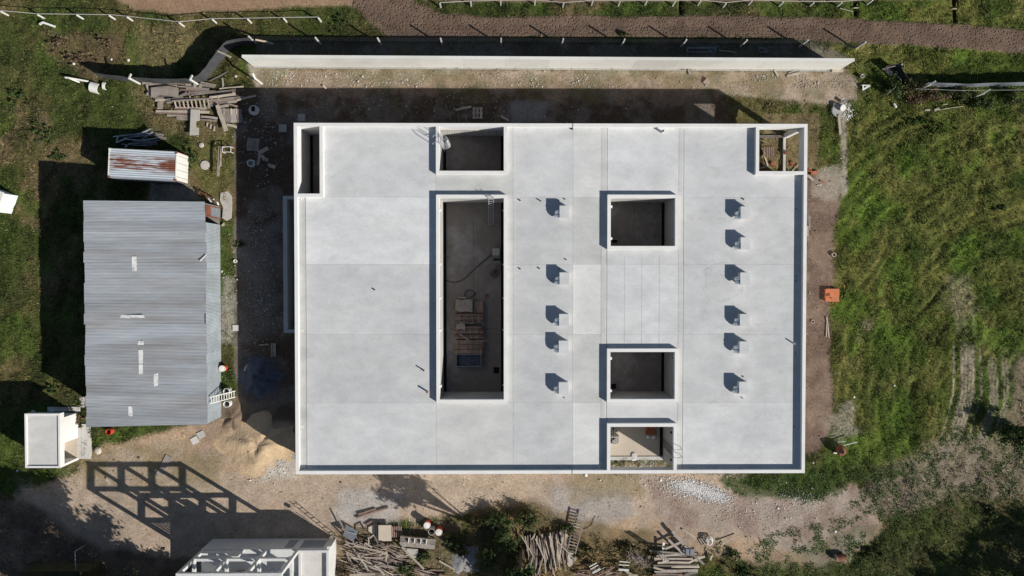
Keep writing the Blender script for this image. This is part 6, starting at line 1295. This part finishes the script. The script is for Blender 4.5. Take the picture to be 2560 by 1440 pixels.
loose_plank(647, 863, 672, 861, 3, 'thin pale lath left of the narrow shaded pallet', .1, 'woodpale', .04); loose_plank(300+250, 1000+0, 560, 1005, 3, 'short stick at the shed corner', .1) if False else None
q = P(617, 922, .1); solo('plaster_spill', 'pale plaster spill at the edge of the dark gravel', 'plaster', MB().prism([(q.x+x, q.y+y) for x, y in ((-.3, -.25), (.1, -.3), (.3, .05), (.25, .35), (-.05, .3), (-.2, .1))], .0, .12), M['cement'], (q.x, q.y, 0))
# behind the building, in shade
pallet('pallet', 'grey slatted pallet in the shade behind the upper court', 1181, 269, 1207, 297, .1, 'woodpale', 3)
for x1, y1, x2, y2, lb in ((1139, 275, 1178, 267, 'shaded board left of the pallet behind the building'), (1252, 290, 1272, 301, 'short shaded board right of the pallet behind the building'), (807, 214, 816, 221, 'pale offcut at the shadow edge behind the building')): loose_plank(x1, y1, x2, y2, 5, lb, .15, 'woodpale')
t = thing('rebar_stakes', 'three thin stakes standing behind the rear wall', 'stakes', P(1147, 300, 0))
for px in (1127, 1148, 1167): q = P(px, 303, 0); part(t, 'stake', MB().bar((q.x, q.y, 0), (q.x, q.y+.1, 2.3), .05), M['wood'])
# small yard litter
for px, py, s, lb, m_ in ((1465, 1188, .16, 'white stone lump below the front wall', 'chalk'), (1652, 1201, .13, 'white block left of the plaster rubble', 'chalk'), (245, 1127, .35, 'cream flat rock beside the kiosk step', 'floorpale'), (43, 1177, .12, 'white scrap below the kiosk', 'chalk'), (2136, 993, .1, 'white scrap in the right field', 'chalk'), (2237, 964, .1, 'tiny pale bag in the right field', 'chalk'), (184, 159, .14, 'white rag beside the cloth fence', 'chalk'), (320, 150, .14, 'white plastic scrap in the upper left grass', 'chalk'), (278, 148, .1, 'small white scrap left of the plastic scrap', 'chalk'), (590, 191, .14, 'pale stone in the green corner', 'stone'), (2089, 1329, .12, 'white rubble bit on the lower right soil', 'chalk'), (2255, 161, .1, 'white crumb near the wall end', 'chalk'), (2033, 1157, .11, 'pale stone at the right front corner', 'stone')):
    q = P(px, py, .05); solo('litter', lb, 'litter' if m_ == 'chalk' else 'rock', MB().lathe([(s*.8, -.02), (s, s*.25), (s*.6, s*.6), (s*.1, s*.7)], (q.x, q.y, gz(q.x, q.y)), 7), M[m_], (q.x, q.y, 0))
loose_plank(265, 1196, 275, 1210, 4, 'small pale board in the shadow of the frame', .12, 'woodpale'); loose_plank(396, 1190, 422, 1140, 16, 'wide greyish trodden board on the dirt below the shed', .03, 'wood', .05)
pts = blobpts(170, 1075, 0.1, .1, 4)

# ------------------------------------------------------------------ shrubs and trees
def leafcloud(centers, n, size, cols, r_):
    """arrays of leaf quads spread through ellipsoid clumps"""
    k = r_.integers(0, len(centers), n); C = np.array([c[:3] for c in centers])[k]; R = np.array([c[3:] for c in centers])[k]
    d = r_.normal(0, 1, (n, 3)); d /= np.linalg.norm(d, axis=1)[:, None]; rad = np.abs(r_.normal(0, .62, n))+.08
    p = C+d*R*rad[:, None]; nrm = d+r_.normal(0, .7, (n, 3)); nrm /= np.linalg.norm(nrm, axis=1)[:, None]
    a = np.cross(nrm, r_.normal(0, 1, (n, 3))); a /= np.linalg.norm(a, axis=1)[:, None]+1e-9; b_ = np.cross(nrm, a); s = size*r_.uniform(.6, 1.4, (n, 1))
    v = np.stack([p-a*s, p+b_*s*.5, p+a*s, p-b_*s*.5], 1); cc = np.array(cols)[r_.integers(0, len(cols), n)]*r_.uniform(.7, 1.3, (n, 1)); return v, cc
def leafmesh(name, v, cc, m, parent, off):
    n = len(v); me = bpy.data.meshes.new(name); v = v-np.array(off)[None, None]
    me.vertices.add(n*4); me.vertices.foreach_set('co', v.astype(np.float32).ravel()); me.loops.add(n*4); me.loops.foreach_set('vertex_index', np.arange(n*4, dtype=np.int32))
    me.polygons.add(n); me.polygons.foreach_set('loop_start', np.arange(0, n*4, 4, dtype=np.int32)); me.polygons.foreach_set('loop_total', np.full(n, 4, np.int32)); me.update(calc_edges=True)
    a = me.attributes.new('col', 'FLOAT_COLOR', 'POINT'); a.data.foreach_set('color', np.concatenate([np.repeat(cc[:, None], 4, 1), np.ones((n, 4, 1))], -1).astype(np.float32).ravel())
    me.materials.append(m); o = bpy.data.objects.new(name, me); return link(o, parent)
GREEN = [(.045, .075, .02), (.06, .09, .025), (.035, .055, .016), (.075, .1, .03)]; OLIVE = [(.09, .085, .03), (.06, .065, .022), (.11, .085, .04)]; BROWN = [(.17, .115, .075), (.13, .09, .055), (.10, .085, .04)]
def shrub(px, py, rpx, h, label, cols=GREEN, n=1500, seed=0, ry=None, name='shrub', cat='shrub', flat=False):
    r_ = np.random.default_rng(seed+100); c = P(px, py, 0); R = rpx/PPM; Ry = (ry or rpx)/PPM; t = thing(name, label, cat, (c.x, c.y, 0)); cs = []
    for i in range(26 if flat else 14): u = r_.uniform(0, 6.28); s = (abs(r_.normal(0, .55)) if flat else r_.random()**.5*.85); k = r_.uniform(.06, .22) if flat else r_.uniform(.18, .46); cs.append((c.x+R*s*math.cos(u), c.y+Ry*s*math.sin(u), h*r_.uniform(.25, .65), R*k, Ry*k, h*.38))
    v, cc = leafcloud(cs, n, .075, cols, r_); leafmesh('foliage', v, cc, M['leaf'], t, (c.x, c.y, 0)); mb = MB()
    for i in range(5): q = cs[i]; mb.tube([(c.x+r_.uniform(-.1, .1), c.y+r_.uniform(-.1, .1), -.05), ((c.x+q[0])/2, (c.y+q[1])/2, q[2]*.6), q[:3]], [.04, .03, .012], 5)
    part(t, 'stem', mb, M['bark']); return t
def tree(px, py, H, R, label, cols=GREEN, n=7000, seed=0, z0=.45, lean=(0, 0), leaf=.17, name='tree'):
    r_ = np.random.default_rng(seed+300); c = P(px, py, 0); t = thing(name, label, 'tree', (c.x, c.y, 0)); top = Vector((c.x+lean[0], c.y+lean[1], H*.72)); mb = MB(); cs = []
    mb.tube([(c.x, c.y, -.1), (c.x+lean[0]*.3, c.y+lean[1]*.3, H*.3), top], [R*.085+.06, R*.06+.05, .05], 9)
    for i in range(30):
        u = r_.uniform(0, 6.28); s = r_.random()**.5*R*.85; z = H*r_.uniform(z0, .92); k = R*r_.uniform(.16, .34); q = (top.x+s*math.cos(u), top.y+s*math.sin(u), z); cs.append((*q, k, k, k*.75))
        b0 = Vector((c.x, c.y, 0))+(top-Vector((c.x, c.y, 0)))*r_.uniform(.35, .8); mb.tube([b0, (b0+Vector(q))/2+Vector((0, 0, .2)), q], [.07, .05, .02], 5)
    part(t, 'trunk', mb, M['bark']); v, cc = leafcloud(cs, n, leaf, cols, r_); leafmesh('crown', v, cc, M['leaf'], t, (c.x, c.y, 0)); return t
tree(1302, 1374, 9.6, 1.9, 'tall slender tree rising out of the bottom edge of the picture', n=5000, seed=1, z0=.66, lean=(-.2, -.6))
tree(1432, 1528, 7.6, 2.6, 'leafy tree just below the bottom edge near the pole pile', n=12000, seed=31, z0=.35, leaf=.2); tree(2700, 1600, 9, 3.2, 'large tree beyond the lower right corner throwing the dark corner shadow', n=9000, seed=2); tree(2610, 1640, 8.5, 3.0, 'second tree below the lower right corner beside the large one', n=8000, seed=3); tree(2800, 1500, 9.5, 3.4, 'third tree farther right of the lower right corner', n=8000, seed=4); tree(2520, 1680, 8, 2.4, 'fourth tree below the bottom edge, leftmost of the right-hand trees', n=7000, seed=12)
for px_, py_, h_, r_c, z0_, lb_ in ((415, 1458, 11.5, 3.2, .58, 'broad tree below the lower left corner throwing dappled shade'), (300, 1500, 10, 3.2, .3, 'second tree below the lower left corner'), (500, 1535, 10, 3.4, .3, 'third tree below the bottom edge on the left'),
                                    (235, 1545, 7, 3.2, .2, 'low bushy tree below the lower left corner'), (590, 1560, 6.5, 2.6, .2, 'low tree below the unfinished block'), (400, 1570, 8, 3.4, .2, 'dense low tree between the taller left-hand trees')):
    tree(px_, py_, h_, r_c, lb_, n=16000, seed=int(px_), z0=z0_, leaf=.21)
tree(2518, 1078, 2.3, 1.4, 'young dark green tree at the right edge', n=5200, seed=8, z0=.2, leaf=.11)
shrub(1245, 1296, 36, 1.8, 'green shrub above the clay drum', n=3600, seed=1, ry=24); shrub(1320, 1290, 36, 1.9, 'olive shrub at the head of the pole pile', OLIVE+GREEN, 3600, 2, 24); shrub(1200, 1300, 24, .9, 'small olive shrub left of the clay drum', OLIVE, 1200, 3, 16); shrub(1270, 1335, 40, 2.3, 'dark shrub right of the clay drum', GREEN, 4200, 4, 30)
shrub(1225, 1385, 36, 2.2, 'dark green shrub right of the grey gravel', GREEN, 4200, 5, 36); shrub(1285, 1415, 34, 2.0, 'olive green shrub left of the pole pile', GREEN+OLIVE, 3600, 6, 32); shrub(1060, 1392, 26, .7, 'low green growth below the grey trough', GREEN, 1500, 7, 16); shrub(1015, 1425, 22, .9, 'climbing weeds at the right end of the board tangle', GREEN, 1400, 8, 24)
shrub(1135, 1345, 26, 1.0, 'green shrub right of the drums', GREEN, 1800, 41, 20); shrub(1150, 1372, 26, .9, 'olive shrub above the grey gravel', OLIVE+GREEN, 1600, 42, 14); shrub(1475, 1372, 30, .6, 'low olive scrub right of the wooden ladder', OLIVE, 1500, 43, 18, flat=True); shrub(1565, 1365, 34, .6, 'low olive scrub above the larger steel stand', OLIVE, 1500, 44, 18, flat=True)
shrub(866, 1425, 26, .9, 'brown leafless bramble between the block and the tangle', BROWN, 1400, 9, 30); shrub(1420, 1320, 20, .8, 'small shrub touching the top of the pole pile', GREEN+OLIVE, 900, 10, 10)
for k, (px, py, r1, r2, h, lb, cl) in enumerate(((2225, 222, 26, 30, 1.6, 'dark shrub under the black cloth flap', GREEN), (2270, 225, 36, 26, 1.8, 'dark olive shrub left of the torn fence', OLIVE), (2330, 240, 40, 18, 1.4, 'brown shrub below the torn fence', BROWN), (2385, 238, 34, 20, 1.5, 'dark shrub under the middle of the torn fence', OLIVE+GREEN), (2450, 255, 40, 22, 1.5, 'dark green shrub below the leaning white post', GREEN), (2520, 245, 40, 24, 1.5, 'dark shrub at the right end of the torn fence', OLIVE+GREEN), (2280, 252, 34, 14, .8, 'low brown growth beside the white canister', BROWN))):
    shrub(px, py, r1, h, lb, cl, 2000, 20+k, r2)
for k, (px, py, r1, r2, h, lb, cl) in enumerate(((150, 110, 34, 20, .7, 'brown thicket of dry brush in the upper left grass', BROWN), (200, 150, 40, 26, .7, 'reddish dry brush left of the cloth fence', BROWN), (260, 105, 26, 14, .6, 'small dark brush clump in the upper left grass', BROWN), (50, 240, 30, 18, .6, 'dark weed clump in the left grass', GREEN), (110, 330, 34, 22, .6, 'grey-green weed clump left of the container shadow', GREEN), (150, 395, 26, 12, .5, 'leafy clump at the corner of the shed shadow', GREEN), (440, 395, 8, 8, .3, 'small green tuft beside the container', GREEN), (480, 395, 14, 34, .5, 'green weeds along the white end of the container', GREEN), (540, 240, 24, 10, .4, 'bright weeds in the cloth fence corner', GREEN), (130, 970, 30, 14, .6, 'weeds at the corner of the kiosk shadow', GREEN), (850, 55, 26, 26, .5, 'leafy clump at the end of the rail fence', GREEN), (130, 1190, 18, 8, .4, 'bright weed tuft below the kiosk', GREEN), (200, 1045, 14, 26, .7, 'brown dry vine between kiosk and shed', BROWN), (2500, 520, 18, 12, .5, 'dark blue-green bush in the right field', GREEN), (2290, 305, 40, 18, .6, 'bright green growth below the dark bank', [(.07, .12, .02), (.06, .1, .02)]), (2340, 330, 34, 20, .6, 'bright yellow-green growth in the right field', [(.08, .12, .02), (.07, .1, .02)]), (600, 690-80, 10, 10, .3, 'tiny weed at the shed strip', GREEN), (1560, 85, 16, 8, .7, 'wispy plant at the wire fence casting a feathery shadow', GREEN), (1830, 1385, 26, 20, .6, 'green weeds right of the plank stack', GREEN), (1860, 1430, 40, 20, .7, 'dark weeds at the bottom edge right of the plank stack', GREEN), (2480, 1285, 36, 24, 1.0, 'bushy green growth above the corner shadow', GREEN), (2180, 1380, 40, 22, .7, 'olive growth right of the rusty drum', OLIVE+GREEN))):
    shrub(px, py, r1, h*.65, lb, cl, 900 if r1 < 30 else 1500, 50+k, r2, flat=True)
